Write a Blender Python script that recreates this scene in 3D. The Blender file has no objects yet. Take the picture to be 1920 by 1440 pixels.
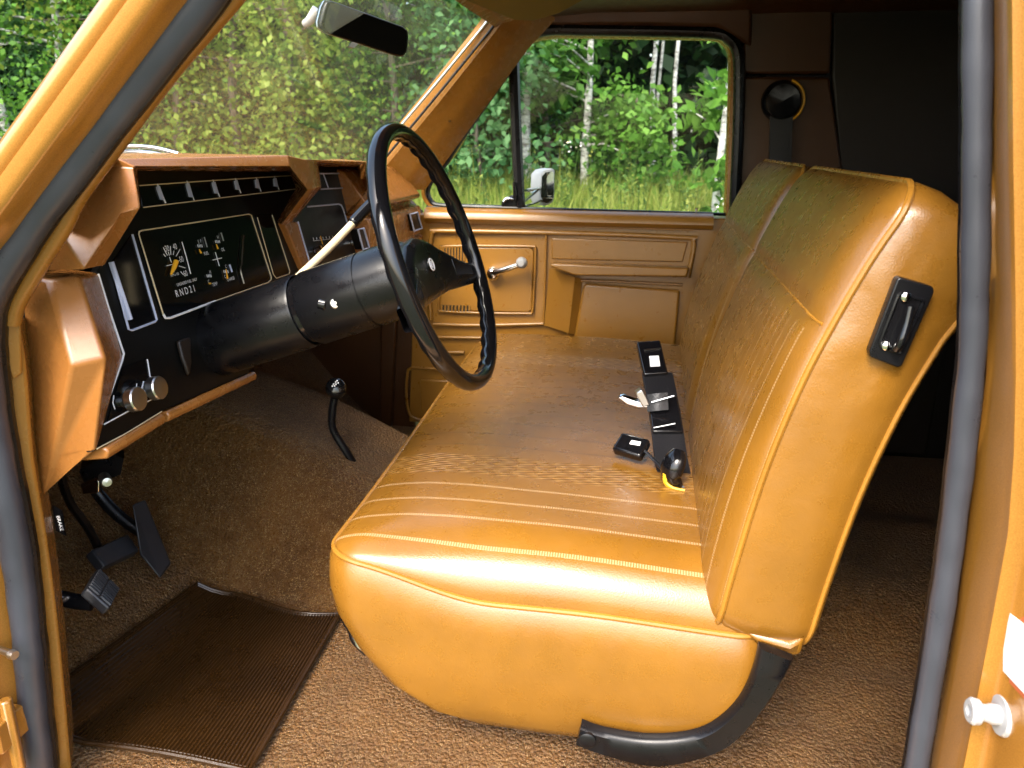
import bpy, bmesh, math, random
from mathutils import Vector, Matrix
random.seed(11)
sc = bpy.context.scene
R_ = math.radians

# ------------------------------------------------------------------ camera
FPX = 1450.0                                   # focal length in pixels of the 1920 px wide photograph
TH = math.atan(450 / FPX)
PS = math.atan(268 * math.cos(TH) / FPX)
CAM = Vector((0, 0, .95))                      # z = 0 is the cab floor, x runs across the cab, y to the bonnet
CF = Vector((math.cos(PS) * math.cos(TH), math.sin(PS) * math.cos(TH), -math.sin(TH)))
CR = Vector((math.sin(PS), -math.cos(PS), 0))
CU = CR.cross(CF)
cd = bpy.data.cameras.new('camera'); cam = bpy.data.objects.new('camera', cd)
sc.collection.objects.link(cam); sc.camera = cam
cd.sensor_width = 36; cd.lens = FPX / 1920 * 36; cd.dof.use_dof = True; cd.dof.focus_distance = 1.3; cd.dof.aperture_fstop = 8; cd.clip_start = .02; cd.clip_end = 500
m3 = Matrix((CR, CU, -CF)).transposed()
cam.matrix_world = Matrix.Translation(CAM) @ m3.to_4x4()

# ------------------------------------------------------------------ light
w = bpy.data.worlds.new('World'); sc.world = w; w.use_nodes = True
wn = w.node_tree.nodes; wl = w.node_tree.links
sky = wn.new('ShaderNodeTexSky'); sky.sky_type = 'NISHITA'; sky.sun_disc = False
SUN_EL, SUN_AZ = 50, 284                       # azimuth clockwise from +y
sky.sun_elevation = R_(SUN_EL); sky.sun_rotation = R_(SUN_AZ)
sky.dust_density = 4.0; sky.air_density = 1.3; sky.ozone_density = 1.5
wn['Background'].inputs['Strength'].default_value = .15
wl.new(sky.outputs['Color'], wn['Background'].inputs['Color'])
sl = bpy.data.lights.new('sun', 'SUN'); sun = bpy.data.objects.new('sun', sl); sc.collection.objects.link(sun)
sl.energy = 1.1; sl.angle = R_(25); sl.color = (1, .95, .88)
to_sun = Vector((math.sin(R_(SUN_AZ)) * math.cos(R_(SUN_EL)), math.cos(R_(SUN_AZ)) * math.cos(R_(SUN_EL)), math.sin(R_(SUN_EL))))
sun.rotation_euler = to_sun.to_track_quat('Z', 'Y').to_euler()
sun.location = (-6, -2, 8)
vs_ = sc.view_settings
vs_.view_transform = 'Standard'; vs_.look = 'None'; vs_.gamma = 1; vs_.use_curve_mapping = False
vs_.exposure = 2.3
sc.cycles.use_denoising = True
sc.cycles.max_bounces = 10; sc.cycles.transparent_max_bounces = 16
sc.cycles.sample_clamp_indirect = 6

# ------------------------------------------------------------------ helpers
def P(u, v, x=None, y=None, z=None, face=False):
    """a photo pixel as a point on a known plane of the cab"""
    d = CF + CR * ((u - 960) / FPX) - CU * ((v - 720) / FPX)
    if face:                                   # the tilted instrument panel
        t = (FA - (CAM.y - FB * CAM.z)) / (d.y - FB * d.z)
    elif x is not None: t = (x - CAM.x) / d.x
    elif y is not None: t = (y - CAM.y) / d.y
    else: t = (z - CAM.z) / d.z
    return CAM + d * t
FB = .19; FA = .78 - FB * .82                  # instrument panel plane y = FA + FB z
FN = Vector((0, -1, FB)).normalized()          # its normal, to the seat
FUP = Vector((0, FB, 1)).normalized()

def PL(pts, **k): return [P(u, v, **k) for u, v in pts]

def cat(pts, n=6, closed=False):
    """Catmull-Rom through the points"""
    pts = [Vector(p) for p in pts]; out = []; N = len(pts)
    for i in range(N if closed else N - 1):
        p1, p2 = pts[i], pts[(i + 1) % N]
        p0 = pts[i - 1] if (closed or i > 0) else p1 * 2 - p2
        p3 = pts[(i + 2) % N] if (closed or i + 2 < N) else p2 * 2 - p1
        for k in range(n):
            t = k / n
            out.append(.5 * (2 * p1 + (p2 - p0) * t + (2 * p0 - 5 * p1 + 4 * p2 - p3) * t * t + (3 * p1 - p0 - 3 * p2 + p3) * t ** 3))
    if not closed: out.append(pts[-1])
    return out

def lerp(a, b, t): return a + (b - a) * t
def sstep(a, b, x):
    t = max(0, min(1, (x - a) / (b - a))); return t * t * (3 - 2 * t)

class MB:
    def __init__(s): s.v = []; s.f = []
    def add(s, vs, fs):
        o = len(s.v); s.v += [tuple(p) for p in vs]; s.f += [tuple(i + o for i in f) for f in fs]; return s
    def box(s, c, size, rot=None):
        c = Vector(c); hx, hy, hz = [q / 2 for q in size]
        vs = [Vector((x, y, z)) for x in (-hx, hx) for y in (-hy, hy) for z in (-hz, hz)]
        if rot is not None: vs = [rot @ p for p in vs]
        return s.add([p + c for p in vs], [(0, 1, 3, 2), (4, 6, 7, 5), (0, 4, 5, 1), (2, 3, 7, 6), (0, 2, 6, 4), (1, 5, 7, 3)])
    def prism(s, poly, off):
        n = len(poly); off = Vector(off)
        vs = [Vector(p) for p in poly] + [Vector(p) + off for p in poly]
        return s.add(vs, [tuple(range(n)), tuple(range(2 * n - 1, n - 1, -1))] + [(i, (i + 1) % n, n + (i + 1) % n, n + i) for i in range(n)])
    def grid(s, rows, closed=False):
        n = len(rows[0]); vs = [p for r in rows for p in r]; fs = []
        for i in range(len(rows) - 1):
            for j in range(n if closed else n - 1):
                k = (j + 1) % n
                fs.append((i * n + j, i * n + k, (i + 1) * n + k, (i + 1) * n + j))
        return s.add(vs, fs)
    def tube(s, pts, r, n=10, closed=False, up=None, flat=1.0, caps=True):
        pts = [Vector(p) for p in pts]; N = len(pts); rows = []
        nrm = Vector(up) if up is not None else None
        for i, p in enumerate(pts):
            a = pts[(i - 1) % N] if (closed or i > 0) else p
            b = pts[(i + 1) % N] if (closed or i < N - 1) else p
            t = (b - a).normalized()
            if nrm is None: nrm = t.orthogonal()
            nn = (nrm - t * nrm.dot(t))
            nn = nn.normalized() if nn.length > 1e-6 else t.orthogonal().normalized()
            if up is None: nrm = nn
            bb = t.cross(nn); rr = r[i] if isinstance(r, (list, tuple)) else r
            rows.append([p + (nn * math.cos(q) + bb * math.sin(q) * flat) * rr for q in [2 * math.pi * k / n for k in range(n)]])
        if closed: rows.append(rows[0])
        s.grid(rows, closed=True)
        if caps and not closed:
            o = len(s.v) - N * n
            s.f += [tuple(o + k for k in range(n)), tuple(o + (N - 1) * n + k for k in range(n - 1, -1, -1))]
        return s
    def lathe(s, o, axis, prof, n=24):
        o = Vector(o); ax = Vector(axis).normalized(); e = ax.orthogonal().normalized(); g = ax.cross(e); rows = []
        for r, h in prof:
            rows.append([o + ax * h + (e * math.cos(q) + g * math.sin(q)) * max(r, 1e-5) for q in [2 * math.pi * k / n for k in range(n)]])
        return s.grid(rows, closed=True)

def build(name, mb, mat, parent=None, bevel=0, seg=2, angle=40, sub=0, recalc=True, weld=True):
    me = bpy.data.meshes.new(name); me.from_pydata(mb.v, [], mb.f)
    bm = bmesh.new(); bm.from_mesh(me)
    if weld: bmesh.ops.remove_doubles(bm, verts=bm.verts, dist=1e-5)
    if recalc: bmesh.ops.recalc_face_normals(bm, faces=bm.faces)
    bm.to_mesh(me); bm.free()
    me.shade_smooth()
    try: me.set_sharp_from_angle(angle=R_(angle))
    except Exception: pass
    if mat: me.materials.append(MAT[mat] if isinstance(mat, str) else mat)
    o = bpy.data.objects.new(name, me); sc.collection.objects.link(o)
    if parent: adopt(o, parent)
    if bevel:
        b = o.modifiers.new('bevel', 'BEVEL'); b.width = bevel; b.segments = seg; b.limit_method = 'ANGLE'; b.angle_limit = R_(28)
        b.harden_normals = False
    if sub:
        q = o.modifiers.new('sub', 'SUBSURF'); q.levels = sub; q.render_levels = sub
    return o

def adopt(o, parent):
    o.parent = parent
    if parent.type == 'EMPTY': o.matrix_parent_inverse = Matrix.Translation(-parent.location)

def tag(o, label=None, cat_=None, group=None, kind=None):
    if label: o['label'] = label
    if cat_: o['category'] = cat_
    if group: o['group'] = group
    if kind: o['kind'] = kind
    return o

def thing(name, label, cat_, loc=(0, 0, 0), group=None):
    o = bpy.data.objects.new(name, None); sc.collection.objects.link(o); o.location = loc
    o.empty_display_size = .05
    return tag(o, label, cat_, group)

def text(name, s, size, pos, xd, yd, mat, parent, align='CENTER', sx=1.0):
    c = bpy.data.curves.new(name, 'FONT'); c.body = s; c.size = size; c.align_x = align; c.align_y = 'CENTER'
    t = bpy.data.objects.new(name, c); sc.collection.objects.link(t)
    dg = bpy.context.evaluated_depsgraph_get()
    me = bpy.data.meshes.new_from_object(t.evaluated_get(dg))
    bpy.data.objects.remove(t); bpy.data.curves.remove(c)
    xd = Vector(xd).normalized(); yd = Vector(yd).normalized(); pos = Vector(pos)
    for v in me.vertices:
        v.co = pos + xd * v.co.x * sx + yd * v.co.y
    me.materials.clear(); me.materials.append(MAT[mat]); me.name = name
    o = bpy.data.objects.new(name, me); sc.collection.objects.link(o); adopt(o, parent)
    return o

# ------------------------------------------------------------------ materials
MAT = {}
def base(name, col, rough=.5, metal=0, spec=.5, coat=0, sheen=0):
    m = bpy.data.materials.new(name); m.use_nodes = True; MAT[name] = m
    b = m.node_tree.nodes['Principled BSDF']
    b.inputs['Base Color'].default_value = (*col, 1); b.inputs['Roughness'].default_value = rough
    b.inputs['Metallic'].default_value = metal; b.inputs['Specular IOR Level'].default_value = spec
    b.inputs['Coat Weight'].default_value = coat; b.inputs['Coat Roughness'].default_value = .08
    return m, m.node_tree.nodes, m.node_tree.links, b

def nmath(nt, op, a, b=None, c=None):
    n = nt.nodes.new('ShaderNodeMath'); n.operation = op
    for i, q in enumerate((a, b, c)):
        if q is None: continue
        if isinstance(q, (int, float)): n.inputs[i].default_value = q
        else: nt.links.new(q, n.inputs[i])
    return n.outputs[0]
def nnoise(nt, scale, detail=4, rough=.55, vec=None, dist=0):
    n = nt.nodes.new('ShaderNodeTexNoise'); n.inputs['Scale'].default_value = scale; n.inputs['Detail'].default_value = detail
    n.inputs['Roughness'].default_value = rough; n.inputs['Distortion'].default_value = dist
    if vec is not None: nt.links.new(vec, n.inputs['Vector'])
    return n.outputs['Fac']
def nvor(nt, scale, vec=None, feat='F1', rnd=1):
    n = nt.nodes.new('ShaderNodeTexVoronoi'); n.feature = feat; n.inputs['Scale'].default_value = scale; n.inputs['Randomness'].default_value = rnd
    if vec is not None: nt.links.new(vec, n.inputs['Vector'])
    return n.outputs['Distance']
def nobj(nt):
    t = nt.nodes.new('ShaderNodeTexCoord'); return t.outputs['Object']
def nramp(nt, fac, stops):
    r = nt.nodes.new('ShaderNodeValToRGB'); el = r.color_ramp.elements
    while len(el) < len(stops): el.new(.5)
    for e, (p, c) in zip(el, stops): e.position = p; e.color = (*c, 1) if len(c) == 3 else c
    nt.links.new(fac, r.inputs['Fac']); return r.outputs['Color']
def nmap(nt, fac, a, b, c, d):
    n = nt.nodes.new('ShaderNodeMapRange'); nt.links.new(fac, n.inputs[0])
    for i, q in enumerate((a, b, c, d)): n.inputs[i + 1].default_value = q
    return n.outputs[0]
def nbump(nt, h, strength, dist, normal=None):
    n = nt.nodes.new('ShaderNodeBump'); n.inputs['Strength'].default_value = strength; n.inputs['Distance'].default_value = dist
    nt.links.new(h, n.inputs['Height'])
    if normal is not None: nt.links.new(normal, n.inputs['Normal'])
    return n.outputs['Normal']
def nmix(nt, fac, a, b):
    n = nt.nodes.new('ShaderNodeMix'); n.data_type = 'RGBA'
    if isinstance(fac, (int, float)): n.inputs[0].default_value = fac
    else: nt.links.new(fac, n.inputs[0])
    for i, q in ((6, a), (7, b)):
        if isinstance(q, tuple): n.inputs[i].default_value = (*q, 1)
        else: nt.links.new(q, n.inputs[i])
    return n.outputs[2]

def grained(name, col, rough, grain=600, gs=.25, var=.12, spec=.5, wear=.06, coat=0, metal=0):
    """moulded plastic or vinyl: fine grain bump, slow colour drift, uneven gloss"""
    m, n, l, b = base(name, col, rough, metal, spec, coat); nt = m.node_tree; o = nobj(nt)
    big = nnoise(nt, 5, 3, .6, o)
    l.new(nmix(nt, nmap(nt, big, .3, .7, 0, 1), tuple(c * (1 - var) for c in col), tuple(min(1, c * (1 + var)) for c in col)), b.inputs['Base Color'])
    g = nvor(nt, grain, o); w2 = nnoise(nt, 40, 5, .6, o)
    l.new(nmap(nt, w2, .3, .7, rough - wear, rough + wear), b.inputs['Roughness'])
    n1 = nbump(nt, g, gs, .0006); l.new(nbump(nt, w2, .05, .0012, n1), b.inputs['Normal'])
    return m

VINYL = (.20, .087, .0095)
def vinyl(name, mode):
    """seat vinyl: leather grain, creases; insert panels carry sewn stripes and an embossed lace band"""
    m, n, l, b = base(name, VINYL, .38, 0, .75); nt = m.node_tree; o = nobj(nt)
    sep = nt.nodes.new('ShaderNodeSeparateXYZ'); l.new(o, sep.inputs[0]); X, Y, Z = sep.outputs
    big = nnoise(nt, 6, 4, .6, o)
    col = nmix(nt, nmap(nt, big, .3, .7, 0, 1), tuple(c * .86 for c in VINYL), tuple(c * 1.12 for c in VINYL))
    mp = nt.nodes.new('ShaderNodeMapping'); l.new(o, mp.inputs[0])
    mp.inputs['Scale'].default_value = (1, 2.2, 1) if mode != 'back' else (2.5, 1, .8)
    cre = nnoise(nt, 26, 8, .72, mp.outputs[0], 1.2)
    grain = nvor(nt, 420, o)
    h = nmath(nt, 'ADD', nmath(nt, 'MULTIPLY', cre, .40 if mode != 'back' else .18), nmath(nt, 'MULTIPLY', grain, .45))
    if mode in ('cushion', 'back'):
        dome = nmath(nt, 'ADD', 0, 0)
        masks = None; band = None
        # sewn lines every 58 mm either side of two bands
        for c0 in ((1.305, 2.0) if mode == 'cushion' else (1.30, 1.98)):
            dx = nmath(nt, 'ABSOLUTE', nmath(nt, 'SUBTRACT', X, c0))
            inb = nmath(nt, 'LESS_THAN', dx, .045)
            band = inb if band is None else nmath(nt, 'MAXIMUM', band, inb)
            sp = .062 if mode == 'cushion' else .036
            ph = nmath(nt, 'ABSOLUTE', nmath(nt, 'SUBTRACT', nmath(nt, 'FRACT', nmath(nt, 'DIVIDE', nmath(nt, 'SUBTRACT', dx, .045 + sp * .3), sp)), .5))
            wdt = .055 if mode == 'cushion' else .06
            ln = nmath(nt, 'MULTIPLY', nmath(nt, 'LESS_THAN', ph, wdt), nmath(nt, 'MULTIPLY', nmath(nt, 'GREATER_THAN', dx, .05), nmath(nt, 'LESS_THAN', dx, .345)))
            near = nmath(nt, 'LESS_THAN', X, 1.655) if c0 < 1.6 else nmath(nt, 'GREATER_THAN', X, 1.655)
            ln = nmath(nt, 'MULTIPLY', ln, near)
            masks = ln if masks is None else nmath(nt, 'MAXIMUM', masks, ln)
        if mode == 'back':
            low = nmath(nt, 'LESS_THAN', Z, .728); masks = nmath(nt, 'MULTIPLY', masks, low); band = nmath(nt, 'MULTIPLY', band, low)
        S = Y if mode == 'cushion' else Z
        # lace band: chain of links
        wv = nmath(nt, 'SINE', nmath(nt, 'ADD', nmath(nt, 'MULTIPLY', S, 2 * math.pi / .034), nmath(nt, 'MULTIPLY', nmath(nt, 'SINE', nmath(nt, 'MULTIPLY', X, 2 * math.pi / .03)), 1.6)))
        wv2 = nmath(nt, 'SINE', nmath(nt, 'MULTIPLY', nmath(nt, 'ADD', X, nmath(nt, 'MULTIPLY', S, .25)), 2 * math.pi / .011))
        lace = nmath(nt, 'MULTIPLY', band, nmath(nt, 'MULTIPLY', nmath(nt, 'ADD', nmath(nt, 'ADD', wv, wv2), 2), .25))
        st = nmath(nt, 'ADD', .55, nmath(nt, 'MULTIPLY', nmath(nt, 'SINE', nmath(nt, 'MULTIPLY', S, 2 * math.pi / .004)), .45))
        thr = nmath(nt, 'MULTIPLY', masks, st)
        k1 = .8 if mode == 'cushion' else .6
        pale = nmath(nt, 'MULTIPLY', thr, nmath(nt, 'LESS_THAN', X, 1.27)) if mode == 'cushion' else thr
        col = nmix(nt, nmath(nt, 'MULTIPLY', pale, k1), col, (.46, .30, .15))
        if mode == 'cushion': col = nmix(nt, nmath(nt, 'MULTIPLY', nmath(nt, 'MULTIPLY', thr, nmath(nt, 'GREATER_THAN', X, 1.27)), .75), col, (.085, .032, .003))  # farther seam lines darkened: groove shade painted into the colour
        col = nmix(nt, nmath(nt, 'MULTIPLY', nmath(nt, 'MULTIPLY', lace, lace), .42), col, (.46, .27, .09))  # light on the embossed ridges, painted as a paler tone
        col = nmix(nt, nmath(nt, 'MULTIPLY', nmath(nt, 'MULTIPLY', band, nmath(nt, 'SUBTRACT', 1, lace)), .28), col, (.09, .032, .003))  # shade in the embossed hollows, painted as a darker tone
        h = nmath(nt, 'ADD', h, nmath(nt, 'MULTIPLY', masks, .45)); h = nmath(nt, 'ADD', h, nmath(nt, 'MULTIPLY', lace, 4.0))
    if mode == 'plain':
        h = nmath(nt, 'ADD', h, nmath(nt, 'MULTIPLY', nnoise(nt, 11, 3, .5, o, 2.0), 1.8))
        # folds drawn towards the latch plate on the near backrest end
        dy, dz = nmath(nt, 'ADD', Y, .302), nmath(nt, 'SUBTRACT', Z, .745)
        rr_ = nmath(nt, 'SQRT', nmath(nt, 'ADD', nmath(nt, 'MULTIPLY', dy, dy), nmath(nt, 'MULTIPLY', dz, dz)))
        ang = nmath(nt, 'ADD', nmath(nt, 'MULTIPLY', nmath(nt, 'ARCTAN2', dz, dy), 5), nmath(nt, 'MULTIPLY', nnoise(nt, 9, 3, .5, o), 7))
        q_ = nmath(nt, 'DIVIDE', nmath(nt, 'SUBTRACT', rr_, .085), .04)
        fall = nmath(nt, 'EXPONENT', nmath(nt, 'MULTIPLY', nmath(nt, 'MULTIPLY', q_, q_), -1))
        h = nmath(nt, 'ADD', h, nmath(nt, 'MULTIPLY', nmath(nt, 'MULTIPLY', nmath(nt, 'SINE', ang), fall), nmath(nt, 'MULTIPLY', nmath(nt, 'LESS_THAN', X, 1.05), 4.5)))
    l.new(col, b.inputs['Base Color'])
    w2 = nnoise(nt, 30, 5, .6, o); l.new(nmap(nt, w2, .3, .7, .23, .36), b.inputs['Roughness'])
    l.new(nbump(nt, h, .22, .0013), b.inputs['Normal'])
    return m
vinyl('vinyl_cushion', 'cushion'); vinyl('vinyl_back', 'back'); vinyl('vinyl_plain', 'plain')
grained('vinyl_piping', (.28, .125, .016), .28, 900, .1)
grained('dash_tan', (.29, .115, .026), .26, 900, .2, .08, .7)
grained('door_tan', (.26, .115, .013), .32, 700, .25, .08, .7)
grained('trim_tan', (.29, .125, .018), .26, 900, .12, .06, .7)
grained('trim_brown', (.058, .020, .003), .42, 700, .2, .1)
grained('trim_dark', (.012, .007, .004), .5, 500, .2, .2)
grained('lining_olive', (.20, .14, .025), .7, 500, .3, .1)
grained('black_matt', (.004, .004, .005), .30, 900, .12, .3, .35)
grained('black_gloss', (.005, .005, .006), .13, 900, .03, .2, .5, .07)
grained('black_panel', (.004, .004, .004), .34, 900, .05, .2, .25, .04)
grained('rubber', (.038, .041, .052), .36, 700, .15, .35, .45, .1)
grained('webbing', (.008, .008, .01), .4, 300, .5, .2)
grained('pedal_rubber', (.02, .02, .023), .4, 500, .3, .3)
# body paint
m, n, l, b = base('paint_tan', (.50, .22, .035), .30, .2, .5, 1.0); nt = m.node_tree; o = nobj(nt)
fl = nnoise(nt, 900, 1, .5, o)
l.new(nmix(nt, nmap(nt, fl, .3, .7, 0, 1), (.30, .128, .015), (.43, .19, .032)), b.inputs['Base Color'])
l.new(nbump(nt, nnoise(nt, 60, 4, .6, o), .04, .002), b.inputs['Normal'])
base('chrome', (.82, .82, .80), .12, 1); base('chrome_dull', (.55, .55, .53), .28, 1)
base('white_mark', (.80, .80, .82), .45); base('cream', (.70, .58, .36), .32); base('amber', (.85, .42, .02), .4)
base('line_blue', (.50, .55, .72), .35); base('sticker', (.85, .85, .86), .45); base('sticker_edge', (.50, .12, .04), .45)
base('mirror', (.55, .56, .53), .03, 1); base('white_plastic', (.36, .36, .36), .28); base('yellow_plastic', (.65, .36, .02), .4)
base('cluster_lens', (.003, .003, .0035), .12, 0, .25)
# carpet
m, n, l, b = base('carpet', (.17, .082, .022), .5, 0, .7); nt = m.node_tree; o = nobj(nt)
g1 = nvor(nt, 150, o); g2 = nnoise(nt, 330, 3, .7, o); g3 = nnoise(nt, 3.2, 7, .68, o)
l.new(nmix(nt, nmap(nt, g3, .3, .7, 0, 1), (.085, .038, .006), (.16, .076, .015)), b.inputs['Base Color'])
cc_ = nmix(nt, nmap(nt, g3, .3, .7, 0, 1), (.085, .034, .005), (.21, .092, .018))
glint = nmath(nt, 'MULTIPLY', nmath(nt, 'GREATER_THAN', nnoise(nt, 420, 2, .6, o), .60), nmath(nt, 'GREATER_THAN', nnoise(nt, 60, 4, .7, o), .47))  # pale flecks paint the pile's glossy sparkle into the colour
l.new(nmix(nt, nmath(nt, 'MULTIPLY', glint, .7), cc_, (.50, .36, .17)), b.inputs['Base Color'])
h = nmath(nt, 'ADD', nmath(nt, 'MULTIPLY', g1, -1.0), nmath(nt, 'MULTIPLY', g2, .9))
l.new(nbump(nt, h, 1.0, .009), b.inputs['Normal']); l.new(nmap(nt, g2, .3, .7, .18, .5), b.inputs['Roughness'])
# rubber mat
grained('mat_rubber', (.026, .011, .0022), .30, 700, .25, .25, .5)
# glass: thin pane with a dust film
def glass(name, dust, tint, f0=.06):
    m = bpy.data.materials.new(name); m.use_nodes = True; MAT[name] = m; nt = m.node_tree; nt.nodes.clear()
    out = nt.nodes.new('ShaderNodeOutputMaterial'); tr = nt.nodes.new('ShaderNodeBsdfTransparent'); tr.inputs[0].default_value = (*tint, 1)
    gl = nt.nodes.new('ShaderNodeBsdfGlossy'); gl.inputs['Roughness'].default_value = .01
    ge = nt.nodes.new('ShaderNodeNewGeometry'); dp = nt.nodes.new('ShaderNodeVectorMath'); dp.operation = 'DOT_PRODUCT'
    nt.links.new(ge.outputs['Incoming'], dp.inputs[0]); nt.links.new(ge.outputs['Normal'], dp.inputs[1])
    om_ = nmath(nt, 'SUBTRACT', 1, nmath(nt, 'ABSOLUTE', dp.outputs['Value']))
    fres = nmath(nt, 'ADD', f0, nmath(nt, 'MULTIPLY', nmath(nt, 'POWER', om_, 4.5), .5))     # both faces of the pane
    mx = nt.nodes.new('ShaderNodeMixShader'); nt.links.new(fres, mx.inputs[0]); nt.links.new(tr.outputs[0], mx.inputs[1]); nt.links.new(gl.outputs[0], mx.inputs[2])
    df = nt.nodes.new('ShaderNodeBsdfTranslucent'); df.inputs[0].default_value = (.68, .70, .48, 1)
    d2 = nt.nodes.new('ShaderNodeBsdfDiffuse'); d2.inputs[0].default_value = (.66, .68, .45, 1)
    ad = nt.nodes.new('ShaderNodeMixShader'); ad.inputs[0].default_value = .5; nt.links.new(df.outputs[0], ad.inputs[1]); nt.links.new(d2.outputs[0], ad.inputs[2])
    ns = nnoise(nt, 3.5, 6, .65, nobj(nt), .6)
    m2 = nt.nodes.new('ShaderNodeMixShader'); nt.links.new(nmap(nt, ns, .3, .75, dust * .3, dust), m2.inputs[0]); nt.links.new(mx.outputs[0], m2.inputs[1]); nt.links.new(ad.outputs[0], m2.inputs[2])
    nt.links.new(m2.outputs[0], out.inputs[0]); return m
glass('windshield_glass', .055, (.95, .97, .93), .016); glass('door_glass', .008, (.97, .985, .97), .006); glass('gauge_glass', .01, (.9, .9, .9))
# plants
def leafmat(name, c1, c2, c3, tr=.35):
    m, n, l, b = base(name, c1, .5, 0, .15); nt = m.node_tree
    g = nt.nodes.new('ShaderNodeNewGeometry')
    col = nramp(nt, g.outputs['Random Per Island'], [(0, c1), (.55, c2), (1, c3)])
    l.new(col, b.inputs['Base Color'])
    t = nt.nodes.new('ShaderNodeBsdfTranslucent'); l.new(col, t.inputs[0])
    mx = nt.nodes.new('ShaderNodeMixShader'); mx.inputs[0].default_value = tr
    l.new(b.outputs[0], mx.inputs[1]); l.new(t.outputs[0], mx.inputs[2])
    l.new(mx.outputs[0], n['Material Output'].inputs[0]); return m
leafmat('leaf_bright', (.045, .13, .014), (.085, .21, .024), (.15, .29, .05), .42)
leafmat('leaf_mid', (.025, .09, .012), (.055, .15, .018), (.10, .22, .035), .42)
leafmat('leaf_blue', (.03, .10, .03), (.065, .17, .055), (.13, .25, .10), .42)
leafmat('leaf_haze', (.09, .16, .018), (.16, .24, .03), (.26, .33, .06), .5)  # yellowed to paint the bright windshield haze into the leaves
leafmat('leaf_shade', (.003, .012, .004), (.006, .022, .005), (.014, .042, .009), .15)  # near-black greens paint in the shade under the canopy
leafmat('grass', (.13, .20, .03), (.22, .29, .05), (.36, .37, .10), .45)
leafmat('weed', (.06, .13, .03), (.12, .20, .05), (.26, .27, .05), .35)
leafmat('flower', (.6, .6, .55), (.7, .7, .66), (.75, .7, .4), .2)
def barkmat(name, a, b_, sc_=9):
    m, n, l, b = base(name, a, .8); nt = m.node_tree; mp = nt.nodes.new('ShaderNodeMapping'); l.new(nobj(nt), mp.inputs[0]); mp.inputs['Scale'].default_value = (3, 3, 8) if 'birch' in name else (8, 8, 1.5)
    f = nnoise(nt, sc_, 6, .7, mp.outputs[0]); l.new(nramp(nt, f, [(.42, a), (.62, b_)]), b.inputs['Base Color']); l.new(nbump(nt, f, .6, .02), b.inputs['Normal'])
barkmat('bark', (.05, .04, .028), (.16, .13, .10)); barkmat('birch_bark', (.62, .62, .58), (.12, .11, .10), 3)
m, n, l, b = base('soil', (.07, .06, .03), .9); nt = m.node_tree
l.new(nramp(nt, nnoise(nt, 1.5, 8, .7, nobj(nt)), [(.3, (.035, .05, .015)), (.7, (.11, .12, .04))]), b.inputs['Base Color'])

# ================================================================== setting
GZ = -.75
def gz(x, y):
    m = x * .9 + y * .42
    return GZ + .84 * sstep(3.6, 10.5, m) + .03 * max(0, min(m, 60) - 10)
mb = MB(); rows = []
for i in range(46):
    r = 0 if i == 0 else 1.0 * 1.13 ** i
    rows.append([Vector((1.6 + r * math.cos(a), r * math.sin(a), gz(1.6 + r * math.cos(a), r * math.sin(a)))) for a in [2 * math.pi * k / 64 for k in range(64)]])
mb.grid(rows, closed=True); g = build('ground', mb, 'soil'); tag(g, kind='structure')

# cab floor: toe board rising to the firewall, tunnel down the middle
def hump(y): return .06 + .30 * sstep(.15, 1.05, y) if y > -.6 else .06
def floor_z(x, y):
    z = .42 * sstep(.86, 1.32, y) * .9
    d = abs(x - 1.70); h = hump(y)
    tun = h * (1 - sstep(.13, .36 , d))
    return max(z, tun) + .15 * min(z, tun)
mb = MB(); rows = []
ys = [-2.3, -1.6, -1.0, -.7] + [-.5 + .04 * i for i in range(46)]
for y in ys: rows.append([Vector((x, y, floor_z(x, y))) for x in [.815 + .033 * k for k in range(51)]])
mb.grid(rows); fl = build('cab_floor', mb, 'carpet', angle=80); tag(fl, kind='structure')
fl['label'] = 'brown carpet with painted glints covering the cab floor and tunnel'

# ================================================================== the truck's shell
cab = thing('truck_cab', 'tan painted truck cab seen through its open driver door', 'truck', (1.65, .2, GZ))
A_SEAL = [(380, 0), (105, 360), (62, 420), (8, 505), (-24, 570), (-31, 615), (-26, 690), (-10, 825), (24, 995), (45, 1150), (60, 1300), (75, 1440)]
B_SEAL = [(1718, 1440), (1757, 1200), (1786, 1000), (1820, 700), (1827, 560), (1831, 300), (1833, 30)]
SX = .80
a_pts = PL(A_SEAL, x=SX); b_pts = PL(B_SEAL, x=SX)
top_a = Vector((SX + .01, .40, 1.15)); top_b = Vector((SX + .01, -.262, 1.13))
loop = [Vector((SX + .015, .30, 1.20)), top_a] + a_pts + [Vector((SX, .87, -.02)), Vector((SX, .80, -.075)), Vector((SX, -.25, -.075)), Vector((SX, -.33, -.03)), Vector((SX, -.342, .10))] + b_pts + [top_b, Vector((SX + .015, -.20, 1.20))]
sealpath = cat(loop, 8, closed=True)
SR = [lerp(.0125, .0185, sstep(-.25, .40, p.y)) * (1 + .05 * math.sin(p.z * 23 + p.y * 9) * math.sin(p.z * 57) + random.uniform(-.02, .02)) for p in sealpath]
mb = MB(); mb.tube(sealpath, SR, 14, closed=True, up=(1, 0, 0)); build('door_seal', mb, 'rubber', cab)
# flange the seal sits on
mb = MB(); mb.tube([p + Vector((.018, 0, 0)) for p in sealpath], [q * .75 for q in SR], 8, closed=True, up=(1, 0, 0)); build('seal_flange', mb, 'black_matt', cab)

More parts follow.
